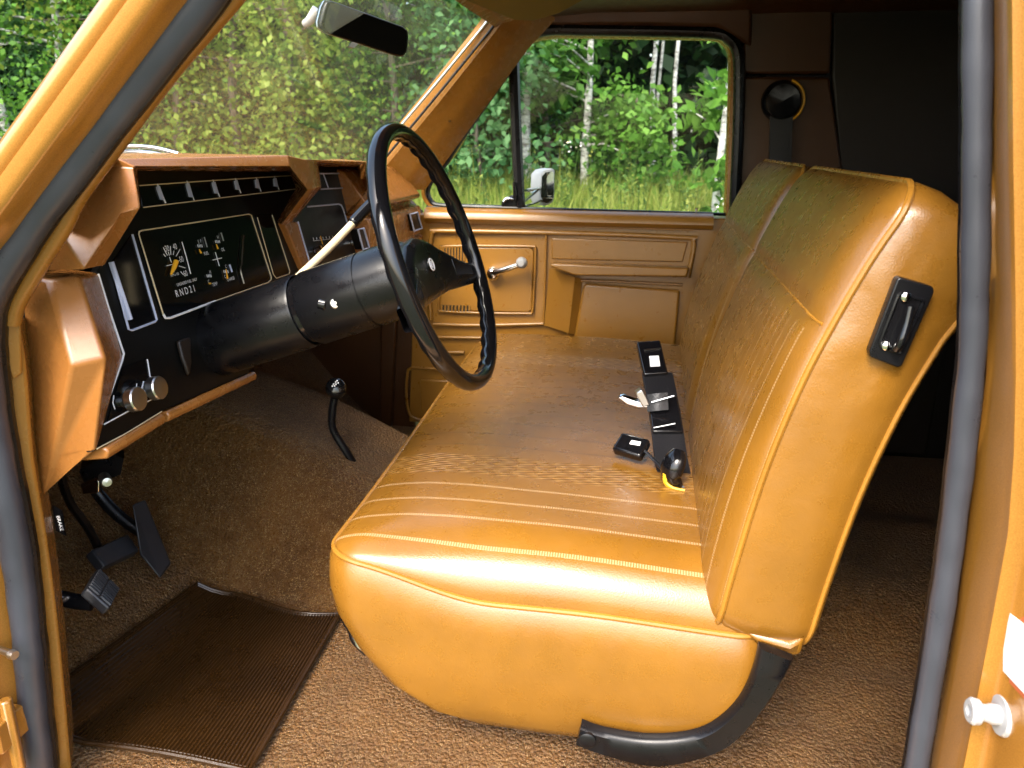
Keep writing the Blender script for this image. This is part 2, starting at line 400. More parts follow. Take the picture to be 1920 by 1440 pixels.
# front pillar, outer sheet metal
def ext(p, q, t): return p + (q - p) * t
def strip(pa, pb, x, ts=(-1.0, -.4, 0, .35, .7, 1.0, 1.4)):
    A, B = P(*pa, x=x), P(*pb, x=x); return [ext(A, B, t) for t in ts]
s0, s1 = P(380, 0, x=SX), P(105, 360, x=SX); DP = s1 - s0; DQ = Vector((0, -DP.z, DP.y)).normalized()
rowsA = [[Vector((x, s0.y, s0.z)) + DQ * q + DP * t for t in (-1.0, -.4, 0, .35, .7, 1.0, 1.6)] for x, q in ((.815, -.01), (.80, -.002), (.765, .004), (.753, .006), (.748, .009), (.745, .015), (.744, .026), (.749, .029), (.746, .032), (.744, .040), (.749, .050), (.757, .053), (.78, .054), (.82, .05))]
mb = MB(); mb.grid(rowsA + [rowsA[0]]); build('windshield_pillar', mb, 'paint_tan', cab, angle=55)
# interior edge of that pillar: rolled tan trim
mb = MB(); tp = cat(PL([(500, -90), (430, 0), (318, 130), (228, 250), (148, 360), (113, 428), (68, 500), (30, 565), (20, 604)], x=.835), 5)
mb.tube(tp, .0125, 12, up=(1, 0, 0), flat=1.0); build('pillar_trim', mb, 'trim_tan', cab)
mb = MB(); mb.grid([tp, [p + Vector((.03, .035, .012)) for p in tp], [p + Vector((.0, .09, .03)) for p in tp]]); build('pillar_cover', mb, 'trim_tan', cab)
# kick trim strip below it
Lk = cat(PL([(6, 612), (13, 700), (30, 860), (49, 1000), (69, 1150), (84, 1300), (99, 1440), (108, 1530)], x=.832), 4)
Rk = cat(PL([(37, 610), (50, 700), (63, 860), (86, 1000), (106, 1150), (121, 1300), (133, 1440), (142, 1530)], x=.845), 4)
Bk = [p + Vector((.07, .05, 0)) for p in Rk]; Ak = [p + Vector((-.012, .01, 0)) for p in Lk]
mb = MB(); mb.grid([Ak, Lk, Rk, Bk]); build('kick_trim', mb, 'trim_tan', cab, bevel=.004)
mb = MB(); mb.prism([P(9, 606, x=.828), P(38, 604, x=.84), P(41, 700, x=.838), P(24, 712, x=.83), P(15, 690, x=.828)], (.004, .002, 0)); build('trim_tab', mb, 'trim_tan', cab, bevel=.002)
# inner kick panel, closes the footwell towards the hinge post
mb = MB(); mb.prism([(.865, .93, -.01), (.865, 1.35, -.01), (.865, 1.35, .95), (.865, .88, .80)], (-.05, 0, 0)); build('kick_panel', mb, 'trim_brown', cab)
# hinge post jamb outside the seal
hp = [p for p in cat(a_pts[4:], 4)] + [Vector((SX, .88, -.08))]
mb = MB(); mb.grid([[p + Vector((0.0, .012, 0)) for p in hp], [p + Vector((-.03, .03, 0)) for p in hp], [p + Vector((-.07, .025, 0)) for p in hp], [p + Vector((-.085, .045, 0)) for p in hp], [p + Vector((-.2, .06, 0)) for p in hp]])
build('hinge_post', mb, 'paint_tan', cab, angle=60)
hb = P(10, 1222, x=.765)
mb = MB(); mb.lathe(hb, (-.25, -1, 0), [(0, .02), (.006, .02), (.007, .012), (.005, .010), (.005, -.02)], 14); build('door_switch', mb, 'chrome_dull', cab)
hg = P(8, 1365, x=.76)
mb = MB(); mb.box(hg, (.05, .03, .045)); mb.tube([hg + Vector((0, -.01, -.07)), hg + Vector((0, -.012, .05))], .009, 10); build('hinge', mb, 'paint_tan', cab, bevel=.004)
# latch pillar jamb
def bcol(u_of_v, x, dy=0):
    return [P(u, v, x=x) + Vector((0, dy, 0)) for u, v in u_of_v]
vv = [-620, -420, -260, -120, 30, 300, 560, 700, 850, 1000, 1200, 1440, 1560]
def interp(tab, v):
    for (u0, v0), (u1, v1) in zip(tab, tab[1:]):
        if v <= v1 or (u1, v1) == tab[-1]: return u0 + (u1 - u0) * (v - v0) / (v1 - v0)
b0 = [(1856, -120), (1858, 30), (1857, 300), (1856, 560), (1848, 700), (1812, 1000), (1785, 1200), (1745, 1440)]
b1 = [(1868, -120), (1868, 30), (1868, 300), (1870, 560), (1862, 700), (1836, 1000), (1800, 1200), (1756, 1440)]
b2 = [(1884, -120), (1886, 30), (1888, 300), (1893, 600), (1893, 800), (1878, 1000), (1836, 1230), (1795, 1440)]
cols = []
for tab, xs in ((b0, (.812, .80)), (b1, (.785, .778)), (b2, (.745, .738, .732))):
    for k, x in enumerate(xs):
        dv = [P(interp(tab, v) + k * (3 if tab is not b2 else 6), v, x=x) for v in vv]; cols.append(dv)
last = cols[-1]
cols.append([p + Vector((-.006, -.012, 0)) for p in last]); cols.append([p + Vector((-.03, -.014, 0)) for p in last]); cols.append([p + Vector((-.16, -.022, 0)) for p in last])
cols.append([p + Vector((-.18, -.05, 0)) for p in last]); cols.append([p + Vector((-.185, -.5, 0)) for p in last])
mb = MB(); mb.grid(cols); build('latch_pillar', mb, 'paint_tan', cab, angle=60)
def onjamb(u, v):                              # point on the flat of the latch pillar
    i = 0; zz = P(u, v, x=.68).z
    cand = min(cols[-3], key=lambda p: abs(p.z - zz)); cand0 = min(cols[-4], key=lambda p: abs(p.z - zz))
    yy = (cand.y + cand0.y) / 2
    return P(u, v, y=yy)
# roof rail over the door opening
mb = MB(); mb.prism([(.83, .435, 1.145), (.83, .40, 1.172), (.83, .31, 1.222), (.83, -.20, 1.222), (.83, -.262, 1.172), (.83, -.285, 1.14), (.83, -.40, 1.14), (.83, -.45, 1.33), (.83, .30, 1.325), (.83, .40, 1.25), (.83, .49, 1.15)], (-.055, 0, 0)); build('door_rail', mb, 'paint_tan', cab, bevel=.008)
# shell behind: sill, roof, back, near side, firewall
mb = MB(); mb.prism([(.62, .95, -.10), (.815, .95, -.012), (.815, -.45, -.012), (.62, -.45, -.10)], (0, 0, -.16)); build('door_sill', mb, 'paint_tan', cab, bevel=.008)
mb = MB()
rows = []
for x in [.80 + (2.47 - .80) * i / 16 for i in range(17)]:
    e = abs((x - 1.66) / .86); zt = 1.325 - .055 * e ** 6
    rows.append([Vector((x, y, zt - .03 * max(0, (y - .2) / .35) ** 2)) for y in (.50, .46, .38, .2, 0, -.3, -.8, -1.5, -2.3)])
mb.grid(rows); build('headliner', mb, 'trim_brown', cab)
mb = MB(); mb.grid([[p + Vector((0, 0, .04)) for p in r] for r in rows]); build('roof', mb, 'paint_tan', cab)
mb = MB(); mb.box((.785, -1.33, .55), (.03, 1.90, 1.40)); mb.box((2.53, -1.27, .55), (.03, 2.06, 1.50)); mb.box((1.65, -2.3, .55), (1.75, .03, 1.40)); build('rear_shell', mb, 'trim_dark', cab)  # near-black colour paints in the unlit cargo space on tan trim
mb = MB(); mb.box((1.65, 1.36, .35), (1.75, .03, 1.1)); build('firewall', mb, 'trim_brown', cab)
mb = MB(); mb.prism([(2.455, .78, -.01), (2.455, 1.37, -.01), (2.455, 1.37, .9), (2.455, .86, .85), (2.455, .74, .74)], (.06, 0, 0)); build('passenger_kick_panel', mb, 'trim_brown', cab, bevel=.006)
# hinge-post trim of the far side
mb = MB(); mb.prism([(2.425, .90, .0), (2.425, .86, .0), (2.425, .80, .60), (2.425, .86, .64)], (.03, 0, 0)); build('post_trim', mb, 'trim_brown', cab, bevel=.006)
# far quarter trim beside the seat
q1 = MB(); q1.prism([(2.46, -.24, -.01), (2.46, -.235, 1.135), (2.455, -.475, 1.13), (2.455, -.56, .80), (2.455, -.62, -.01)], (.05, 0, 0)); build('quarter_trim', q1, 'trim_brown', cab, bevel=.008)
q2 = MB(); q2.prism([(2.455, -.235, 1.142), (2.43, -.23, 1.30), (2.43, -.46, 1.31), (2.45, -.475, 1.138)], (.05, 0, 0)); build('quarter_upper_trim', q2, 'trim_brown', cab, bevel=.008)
q3 = MB(); q3.prism([(2.48, -.56, .0), (2.47, -.55, .80), (2.46, -.48, 1.14), (2.44, -.46, 1.30), (2.44, -.9, 1.30), (2.47, -.9, 0)], (.03, 0, 0)); build('rear_side_trim', q3, 'trim_dark', cab, bevel=.008)  # same near-black: darkness of the unlit rear put into the colour
# roof rail above the far door
rr = MB(); rr.prism([P(1035, 46, x=2.42), P(1200, 47, x=2.42), P(1345, 50, x=2.42), P(1410, 90, x=2.44), P(1412, -60, x=2.36), P(1020, -60, x=2.34), P(990, 20, x=2.38)], (.06, 0, .0)); build('roof_rail', rr, 'trim_brown', cab, bevel=.01)

# far windshield pillar
pl = [P(u, v, x=x) for u, v, x in ((1012, -60, 2.26), (930, 58, 2.29), (825, 190, 2.31), (715, 322, 2.32), (690, 352, 2.32))]
pm = [P(u, v, x=x) for u, v, x in ((1030, -30, 2.32), (957, 72, 2.34), (862, 200, 2.35), (768, 322, 2.36), (745, 352, 2.36))]
pm2 = [P(u, v, x=x) for u, v, x in ((1035, -25, 2.335), (966, 76, 2.355), (872, 206, 2.365), (778, 326, 2.372), (755, 356, 2.372))]
pr = [P(u, v, x=x) for u, v, x in ((1075, 0, 2.40), (990, 92, 2.42), (908, 204, 2.43), (822, 322, 2.435), (797, 356, 2.435))]
pb = [p + Vector((.05, .02, 0)) for p in pr]
mb = MB(); mb.grid([[p + Vector((0, .05, .02)) for p in pl], pl, pm, pm2, pr, pb]); build('far_pillar_trim', mb, 'trim_tan', cab, angle=30)
for s_ in ((843, 226), ):
    c = P(*s_, x=2.356); mb = MB(); mb.lathe(c, (-1, -.5, .3), [(0, .003), (.004, .003), (.005, 0)], 10); build('trim_screw', mb, 'black_matt', cab)
# black windshield gasket and bright strip against it
mb = MB(); mb.tube(cat([p + Vector((-.004, .012, 0)) for p in PL([(938, 40), (925, 60), (822, 186), (712, 318), (690, 345)], x=2.29)], 4), .0035, 8); build('windshield_gasket', mb, 'black_matt', cab)
mb = MB(); mb.tube(cat([p + Vector((-.006, .02, 0)) for p in PL([(930, 34), (917, 54), (814, 178), (704, 308), (680, 338)], x=2.29)], 4), .004, 8); build('windshield_moulding', mb, 'chrome_dull', cab)
# header above the windshield
hA = [P(u, v, x=x) for u, v, x in ((930, 52, 2.29), (870, 12, 2.05), (800, -40, 1.75), (640, -160, 1.2))]
hd = MB(); hd.grid([hA, [p + Vector((0, -.02, .012)) for p in hA], [p + Vector((.01, -.06, .022)) for p in hA], [p + Vector((0, -.16, .05)) for p in hA]]); hd.grid([hA, [p + Vector((0, .03, .02)) for p in hA]])
build('windshield_header', hd, 'trim_tan', cab)
# windshield
def ws(s, t):                                  # s across, t up
    x = .90 + 1.42 * s; bow = .10 * (1 - (2 * s - 1) ** 2)
    return Vector((x, lerp(.93, .47, t) + bow * (1 - .5 * t), lerp(.80, 1.275, t)))
wsr = [[ws(i / 16, j / 8) for i in range(17)] for j in range(9)]
mb = MB(); mb.grid(wsr); wg = build('windshield', mb, 'windshield_glass', cab); tag(wg, 'dusty windshield with pale reflections')
mb = MB(); mb.tube([p + Vector((0, .004, .0)) for p in wsr[0]], .012, 8); build('windshield_gasket', mb, 'black_matt', cab)
# bonnet, cowl and wiper
rows = []
for i in range(13):
    x = .84 + (2.46 - .84) * i / 12
    rows.append([Vector((x, y, .865 + .028 * (1 - abs((x - 1.65) / .81) ** 4) - .06 * max(0, (y - 1.2)) ** 1.6)) for y in (1.16, 1.3, 1.6, 1.9, 2.2, 2.35)])
mb = MB(); mb.grid(rows); mb.grid([[r[-1] for r in rows], [r[-1] + Vector((0, .05, -.08)) for r in rows], [r[-1] + Vector((0, .06, -.6)) for r in rows]]); build('bonnet', mb, 'paint_tan', cab)
mb = MB(); mb.box((1.65, 1.09, .85), (1.6, .14, .02)); build('cowl', mb, 'black_matt', cab)
wp = PL([(205, 279), (245, 274), (290, 277), (335, 288)], x=1.55)
mb = MB(); mb.tube(cat(wp, 4), .004, 8); mb.tube(cat([p + Vector((.01, .01, -.012)) for p in wp], 4), .005, 8); build('wiper', mb, 'chrome_dull', cab)
# fenders and outer body below, only to carry the cab
mb = MB(); mb.box((1.65, 1.84, .35), (1.55, .9, .9)); build('engine_bay', mb, 'trim_dark', cab)
mb = MB(); mb.box((1.65, -.65, -.16), (1.66, 3.3, .28)); build('floor_pan', mb, 'trim_dark', cab)
for sx in (.93, 2.37):
    for sy in (1.75, -1.45):
        mb = MB(); mb.lathe((sx - .12, sy, -.39), (1, 0, 0), [(.0, .0), (.20, .0), (.33, .01), (.36, .04), (.36, .20), (.33, .23), (.2, .24), (0, .24)], 28); build('wheel', mb, 'rubber', cab)

# ================================================================== dashboard
dash = thing('dashboard', 'tan moulded dashboard with black instrument face and white outlined panels', 'dashboard', (1.6, .85, .6))
def F(u, v, off=0.0): return P(u, v, face=True) + FN * off
# black faces
poly = [F(u, v) for u, v in ((258, 312), (262, 388), (182, 508), (226, 668), (176, 846), (300, 772), (462, 702), (520, 640), (600, 520), (560, 505), (522, 416), (556, 352), (546, 312))]
mb = MB(); mb.prism(poly, -FN * .012); build('instrument_face', mb, 'black_panel', dash)
poly = [F(u, v) for u, v in ((590, 306), (602, 350), (545, 416), (580, 512), (640, 520), (700, 500), (668, 430), (648, 402), (682, 352), (676, 306))]
mb = MB(); mb.prism(poly, -FN * .012); build('centre_face', mb, 'black_panel', dash)
# tan hood over the instruments, faceted
def Yp(u, v, y): return P(u, v, y=y)
a, b_, c, d = Yp(207, 311, .735), Yp(250, 317, .702), Yp(263, 388, .652), Yp(227, 402, .680)
e, g_ = Yp(196, 496, .735), Yp(158, 502, .715)
h_, i_ = P(54, 507, x=.885), P(105, 425, x=.885)
j_ = P(165, 345, x=.885); tl = P(190, 303, x=.90)
topL = Yp(222, 298, .72); topLin = Yp(253, 312, .70)
fI = [F(258, 320), F(263, 388), F(188, 500)]
topR = Yp(540, 291, .695); topRin = Yp(543, 312, .69)
m1, m2, m3_ = Yp(551, 294, .70), Yp(577, 356, .692), Yp(528, 421, .752)
p1, p2, p3 = Yp(572, 299, .695), Yp(587, 355, .688), Yp(541, 421, .752)
r1, r2, r3 = Yp(594, 304, .705), Yp(601, 349, .70), Yp(547, 416, .758)
fR = [F(543, 322), F(555, 352), F(520, 415)]; fC = [F(597, 312), F(603, 350), F(548, 416)]
ctR, ctRin = Yp(690, 303, .71), Yp(676, 310, .715)
k1, k2 = Yp(692, 352, .715), Yp(655, 404, .755)
fCR = [F(668, 314), F(678, 351), F(648, 402)]
bk = lambda p, y=.96, z=None: Vector((p.x, y, (p.z + .004) if z is None else z))
mb = MB()
V = dict(a=a, b=b_, c=c, d=d, e=e, g=g_, h=h_, i=i_, j=j_, tl=tl, topL=topL, topLin=topLin, f0=fI[0], f1=fI[1], f2=fI[2], topR=topR, topRin=topRin, m1=m1, m2=m2, m3=m3_,
         p1=p1, p2=p2, p3=p3, r1=r1, r2=r2, r3=r3, R0=fR[0], R1=fR[1], R2=fR[2], C0=fC[0], C1=fC[1], C2=fC[2], ctR=ctR, ctRin=ctRin, k1=k1, k2=k2, Q0=fCR[0], Q1=fCR[1], Q2=fCR[2],
         tlB=Vector((.885, .97, .93)), topLB=bk(topL), topRB=bk(topR), p1B=bk(p1), ctRB=bk(ctR), jB=P(150, 345, x=.865), hB=P(46, 508, x=.872))
V['hD'] = h_ + Vector((.0, .06, .03)); V['jD'] = j_ + Vector((-.005, .06, .02))
names = list(V); idx = {k: q for q, k in enumerate(names)}
Fc = ['a b c d', 'd c e g', 'a d g i', 'g h i', 'a i j', 'a j tl topL', 'a topL topLin b', 'b c f1 f0', 'c e f2 f1', 'b f0 topLin', 'topLin f0 R0 topRin', 'topL topR topRin topLin',
      'topR m1 topRin', 'topRin m1 m2', 'topRin m2 R1 R0', 'm2 m3 R2 R1', 'm1 p1 p2 m2', 'm2 p2 p3 m3', 'p1 r1 r2 p2', 'p2 r2 r3 p3', 'r1 C0 C1 r2', 'r2 C1 C2 r3', 'r1 ctRin Q0 C0', 'r1 p1 ctR ctRin',
      'ctRin ctR k1 Q1 Q0', 'k1 k2 Q2 Q1', 'topL topLB topRB topR', 'topR topRB p1B p1 m1', 'p1 p1B ctRB ctR', 'tl tlB topLB topL', 'j jD tlB tl', 'i h hD jD j']
mb.add([V[k] for k in names], [tuple(idx[q] for q in s.split()) for s in Fc])
hood = build('dash_hood', mb, 'dash_tan', dash, bevel=.008, seg=4)
# faceted tan end block below it
R1, R2, R3, R4, R5 = P(90, 524, x=.888), Yp(148, 518, .745), Yp(198, 672, .692), P(133, 685, x=.845), P(87, 914, x=.866)
I1, I2, I3 = F(180, 513, .003), F(226, 668, .003), F(176, 846, .003)
L1, L2, B0 = P(44, 514, x=.895), P(58, 700, x=.888), P(74, 931, x=.876)
L3 = P(48, 620, x=.892)
mb = MB(); vs = [R1, R2, R3, R4, R5, I1, I2, I3, L1, L2, B0, L3]
vs += [I1 + Vector((0, .05, .005)), L1 + Vector((0, .05, .005)), R1 + Vector((0, .06, .004)), I3 + Vector((0, .05, -.008)), B0 + Vector((.03, .06, 0))]
mb.add(vs, [(0, 1, 2, 3), (1, 5, 6, 2), (3, 2, 4), (2, 6, 7), (2, 7, 10, 4), (8, 0, 3, 11), (11, 3, 9), (9, 3, 4), (9, 4, 10), (0, 8, 13, 14), (1, 0, 14), (5, 1, 14, 12), (7, 15, 16, 10)])
build('end_block', mb, 'dash_tan', dash, bevel=.008, seg=4)
# rolled lower lip, in two lengths
for k, (q0, q1) in enumerate((((188, 840), (296, 776)), ((304, 772), (470, 697)))):
    A, B = F(*q0, .004), F(*q1, .004)
    prof = [(0, .0), (-.005, -.001), (-.008, -.008), (-.004, -.017), (.03, -.022), (.06, -.02)]
    mb = MB(); mb.grid([[A + Vector((0, dy, dz)) for dy, dz in prof], [B + Vector((0, dy, dz)) for dy, dz in prof]]); mb.add([A + Vector((0, dy, dz)) for dy, dz in prof], [tuple(range(6))]); build('lower_lip', mb, 'dash_tan', dash, bevel=.003)
# wall between the cluster and the radio
mb = MB(); mb.prism([F(521, 418, .016), F(546, 418, .016), F(582, 512, .012), F(562, 512, .012)], -FN * .03); build('divider', mb, 'dash_tan', dash, bevel=.003)
# wall right of the radio
mb = MB(); mb.prism([F(649, 404, .012), F(660, 404, .014), F(684, 486, .014), F(670, 486, .012)], -FN * .03); build('divider', mb, 'dash_tan', dash, bevel=.003)
# far side of the dashboard
prof = [(.97, .905), (.80, .892), (.775, .882), (.712, .800), (.715, .790), (.745, .780), (.742, .772), (.715, .766), (.712, .755), (.716, .68), (.706, .672), (.71, .655), (.76, .60), (1.05, .56)]
mb = MB(); mb.grid([[Vector((x, y, z)) for y, z in prof] for x in (1.93, 2.15, 2.39)])
mb.add([Vector((2.39, y, z)) for y, z in prof], [tuple(range(len(prof)))]); mb.add([Vector((1.93, y, z)) for y, z in prof], [tuple(range(len(prof) - 1, -1, -1))])
build('passenger_pad', mb, 'dash_tan', dash, bevel=.004, seg=3)
# dark box added behind everything to block light
mb = MB(); mb.prism([(.90, .83, .58), (.90, 1.0, .50), (.90, 1.1, .86), (.90, .93, .88), (.90, .83, .88)], (1.5, 0, 0)); build('dash_light_block', mb, 'black_matt', dash)

def line(pts, r=.0011, mat='white_mark', off=.0012, closed=False, name='bezel_line', parent=None):
    mb = MB(); q = [F(u, v, off) for u, v in pts]; mb.tube(q, r, 6, closed=closed, up=tuple(FN)); return build(name, mb, mat, parent or dash)
# switch row
mb = MB(); row = [F(u, v, .004) for u, v in ((257, 349), (543, 330), (553, 355), (263, 389))]
mb.prism(row, -FN * .006); srow = build('switch_row', mb, 'cluster_lens', dash, bevel=.001)
line([(257, 349), (400, 339), (543, 330), (553, 355), (400, 373), (264, 390)], .0010, 'cream', .005, parent=srow)
for (u0, v0, u1, v1), r in zip(((289, 346, 305, 382), (345, 340, 359, 377), (394, 338, 407, 370), (436, 335, 447, 363), (475, 333, 485, 360), (510, 331, 519, 357)), (.0015, .0009, .0012, .0012, .0009, .0009)):
    line([(u0, v0), (u1, v1)], r, 'white_mark', .0055, parent=srow)
    k = (u1 - u0) / (v1 - v0)
    mb = MB(); mb.prism([F(u0 - 3 + 5 * k, v0 + 5, .007), F(u0 + 1 + 6 * k, v0 + 4, .007), F(u1 - 3, v1 - 6, .007), F(u1 - 9, v1 - 7, .007), F(u0 - 4 + 9 * k, v0 + 10, .007)], -FN * .004)
    build('switch_tab', mb, 'line_blue', srow)
# gauge cluster: bezel outline, lens, markings
mb = MB(); mb.prism([F(u, v, .003) for u, v in ((255, 434), (466, 401), (506, 522), (503, 529), (312, 598), (302, 595))], -FN * .005); lens = build('gauge_lens', mb, 'cluster_lens', dash, bevel=.001)
line(cat([(262, 434, 0), (360, 418, 0), (458, 402, 0)], 3) and [(262, 433), (360, 418), (462, 402), (468, 404), (505, 519), (505, 525), (500, 530), (400, 565), (315, 597), (306, 596), (302, 590), (256, 440), (257, 435)], .0012, 'cream', .004, closed=True, parent=lens)
line([(302, 590), (306, 597), (315, 597), (400, 565)], .0020, 'white_mark', .0042, parent=lens)
mb = MB(); mb.prism([F(u, v, .002) for u, v in ((210, 490), (245, 440), (292, 600), (240, 618))], -FN * .004); sp = build('side_vent', mb, 'cluster_lens', dash, bevel=.001)
line([(208, 505), (238, 618), (244, 620), (287, 604), (291, 600), (245, 440)], .0018, 'line_blue', .003, parent=sp)
line([(204, 492), (240, 600)], .0042, 'line_blue', .004, parent=sp)
mb = MB(); mb.prism([F(u, v, .002) for u, v in ((478, 404), (508, 400), (542, 512), (514, 522))], -FN * .004); sp2 = build('side_vent', mb, 'cluster_lens', dash, bevel=.001)
line([(480, 408), (510, 515), (516, 522), (540, 514), (541, 508), (508, 404)], .0010, 'cream', .003, parent=sp2)
# outline along the left edge of the face
line([(181, 514), (201, 580), (229, 664), (226, 676), (196, 760)], .0016, 'white_mark', .003)
line([(178, 842), (235, 812), (300, 772)], .0009, 'cream', .003)
XD = Vector((1, 0, 0))
def mark(pts, r=.0008, mat='white_mark'): line(pts, r, mat, .0052, name='gauge_mark', parent=lens)
def Z2(zx, zy): return 270 + zx * 280 / 1920, 400 + zy * 210 / 1440        # reading positions off an enlargement
for q in (((212, 445), (265, 548)), ((215, 530), (240, 562)), ((274, 500), (290, 548)), ((303, 430), (310, 540)), ((350, 488), (340, 540)), ((428, 468), (378, 558)), ((395, 628), (424, 612)), ((415, 684), (495, 708)), ((435, 755), (470, 795)),
          ((292, 568), (318, 640)), ((256, 680), (386, 650)), ((336, 705), (352, 762))):
    mark([Z2(*q[0]), Z2(*q[1])], .0006)
mark([Z2(452, 372), Z2(510, 570), Z2(566, 785)], .0008)
mark([Z2(852, 606), Z2(965, 580)], .0009); mark([Z2(884, 505), Z2(936, 684)], .0008)
mark([Z2(742, 312), Z2(778, 440)], .0010, 'chrome_dull'); mark([Z2(958, 255), Z2(990, 360)], .0012, 'chrome_dull'); mark([Z2(1068, 665), Z2(1100, 760)], .0018, 'line_blue')
for cx, cy in ((683, 425), (910, 370), (800, 810), (1018, 755)):
    for k in (-22, -4, 14, 30): mark([Z2(cx + k - 6, cy - 18), Z2(cx + k + 4, cy + 18)], .0006)
for s, zx, zy, size in (('30', 262, 462, .0135), ('40', 362, 438, .0135), ('50', 446, 600, .0135), ('60', 498, 782, .0135), ('RPM x 100', 360, 795, .0062), ('UNLEADED FUEL ONLY', 520, 890, .0068), ('R N D 2 1', 500, 1008, .0165),
                        ('FUEL', 768, 522, .0085), ('OIL', 982, 472, .0085), ('TEMP', 878, 918, .0085), ('CHARGE', 1085, 850, .0080), ('E  F', 682, 370, .0085), ('H', 918, 316, .0085), ('H', 818, 762, .0085), ('C', 1022, 690, .0085), ('C', 1012, 820, .0085), ('C', 800, 885, .0085)):
    text('gauge_lettering', s, size, F(*Z2(zx, zy), .0052), XD, FUP, 'white_mark', lens, sx=.82)
mb = MB(); q = [F(*Z2(360, 625), .008), F(*Z2(330, 710), .008), F(*Z2(292, 795), .008)]; mb.tube(q, [.0042, .0036, .0015], 8, up=tuple(FN)); build('tachometer_needle', mb, 'amber', lens)
for q in (((664, 470), (690, 520)), ((885, 405), (908, 465)), ((1010, 725), (1032, 848)), ((790, 912), (810, 908))):
    mb = MB(); mb.tube([F(*Z2(*q[0]), .007), F(*Z2(*q[1]), .007)], [.0009, .0018], 6, up=tuple(FN)); build('gauge_needle', mb, 'amber', lens)
mb = MB(); mb.tube(cat([F(*Z2(*q), .007) for q in ((1240, 290), (1222, 520), (1215, 650), (1200, 740), (1245, 912))], 4), .0012, 6); build('speedometer_trim', mb, 'chrome_dull', lens)
# headlamp and wiper knobs
mb = MB(); mb.prism([F(u, v, .002) for u, v in ((228, 690), (272, 672), (284, 742), (281, 750), (200, 790))], -FN * .004); kp = build('knob_plate', mb, 'cluster_lens', dash)
line([(273, 674), (284, 742), (282, 749), (240, 770), (192, 796)], .0010, 'white_mark', .003, parent=kp)
line([(265, 716), (259, 738), (268, 755)], .0011, 'white_mark', .004, parent=kp); line([(252, 720), (250, 738), (258, 752)], .0008, 'white_mark', .004, parent=kp); line([(209, 742), (207, 756), (211, 768)], .0008, 'white_mark', .004, parent=kp)
for u, v in ((229, 752), (270, 731)):
    c0 = F(u, v)
    mb = MB(); mb.lathe(c0, FN, [(0.0, .030), (.004, .0303), (.0165, .029), (.0178, .027), (.018, .016), (.0150, .012), (.009, .010), (.009, 0)], 28); kb = build('control_knob', mb, 'chrome_dull', dash, angle=25)
# small lever below the column opening
mb = MB(); q = [F(328, 640, .008), F(350, 632, .008), F(351, 680, .010), F(346, 706, .010), (F(334, 672, .010))]; mb.prism(q, -FN * .008); build('release_lever', mb, 'trim_dark', dash, bevel=.003)
# radio panel in the middle
line([(575, 388), (633, 383), (638, 385), (642, 394), (652, 428)], .0020, 'line_blue', .003)
line([(546, 418), (569, 498)], .0018, 'line_blue', .0165 ); line([(555, 418), (577, 496)], .0015, 'line_blue', .003)
line([(598, 326), (668, 325), (678, 351), (600, 355)], .0018, 'line_blue', .003); line([(604, 326), (614, 354)], .0015, 'line_blue', .003); line([(641, 325), (651, 352)], .0015, 'line_blue', .003)
for u, v in ((584, 472), (599, 470), (653, 456), (663, 456)):
    mb = MB(); mb.lathe(F(u, v), FN, [(0, .028), (.006, .028), (.0105, .025), (.011, .012), (.008, .008), (.008, 0)], 18); build('radio_knob', mb, 'chrome', dash, angle=25)
for k in range(7): line([(585 + 6 * k, 446 - .6 * k), (586 + 6 * k, 450 - .6 * k)], .0007, 'white_mark', .003, name='radio_mark')
line([(585, 452), (622, 448)], .0006, 'white_mark', .003, name='radio_mark'); line([(598, 443), (602, 458)], .0014, 'amber', .004, name='radio_pointer')
# passenger vents
for q in (((765, 402), (779, 398), (788, 428), (773, 433)), ((667, 430), (678, 428), (688, 464), (677, 468))):
    pp = [P(u, v, y=.709) for u, v in q]
    mb = MB(); mb.prism([p + Vector((0, -.004, 0)) for p in pp], (0, .02, 0)); vt = build('air_vent', mb, 'black_panel', dash)
    mb = MB(); mb.tube([p + Vector((0, -.006, 0)) for p in pp], .0026, 6, closed=True); build('vent_frame', mb, 'line_blue', vt)

# ================================================================== steering column and wheel
WC = Vector((1.22, .335, .772)); TILT = R_(19)
AX = Vector((0, -math.cos(TILT), math.sin(TILT)))          # from the dash to the driver
E1 = Vector((1, 0, 0)); E2 = AX.cross(E1) * -1
if E2.z < 0: E2 = -E2
col = thing('steering_column', 'black steering column with ignition lock and shift lever', 'steering column', tuple(WC - AX * .3))
hub = WC - AX * .035
cax = hub + Vector((0, 0, -.012))
mb = MB(); mb.lathe(cax, -AX, [(.0, .0), (.050, .002), (.058, .016), (.0635, .05), (.064, .085), (.064, .088)], 40); build('upper_shroud', mb, 'black_matt', col)
mb = MB(); mb.lathe(cax, -AX, [(.0625, .086), (.0625, .093)], 40); mb.lathe(cax, -AX, [(.064, .092), (.064, .20), (.0625, .203)], 40); build('middle_shroud', mb, 'black_matt', col)
mb = MB(); mb.lathe(cax, -AX, [(.059, .20), (.059, .216)], 40); build('shroud_groove', mb, 'black_gloss', col)
mb = MB(); mb.lathe(cax, -AX, [(.0625, .214), (.064, .218), (.064, .30), (.064, .38), (.064, .44)], 40); build('lower_shroud', mb, 'black_matt', col)
lk = P(629, 568, x=1.162)
mb = MB(); mb.lathe(lk, (-1, -.25, .15), [(0, .008), (.003, .008), (.0035, .006), (.007, .006), (.0095, .004), (.010, 0), (.010, -.02)], 22); lock = build('ignition_lock', mb, 'chrome_dull', col, angle=25)
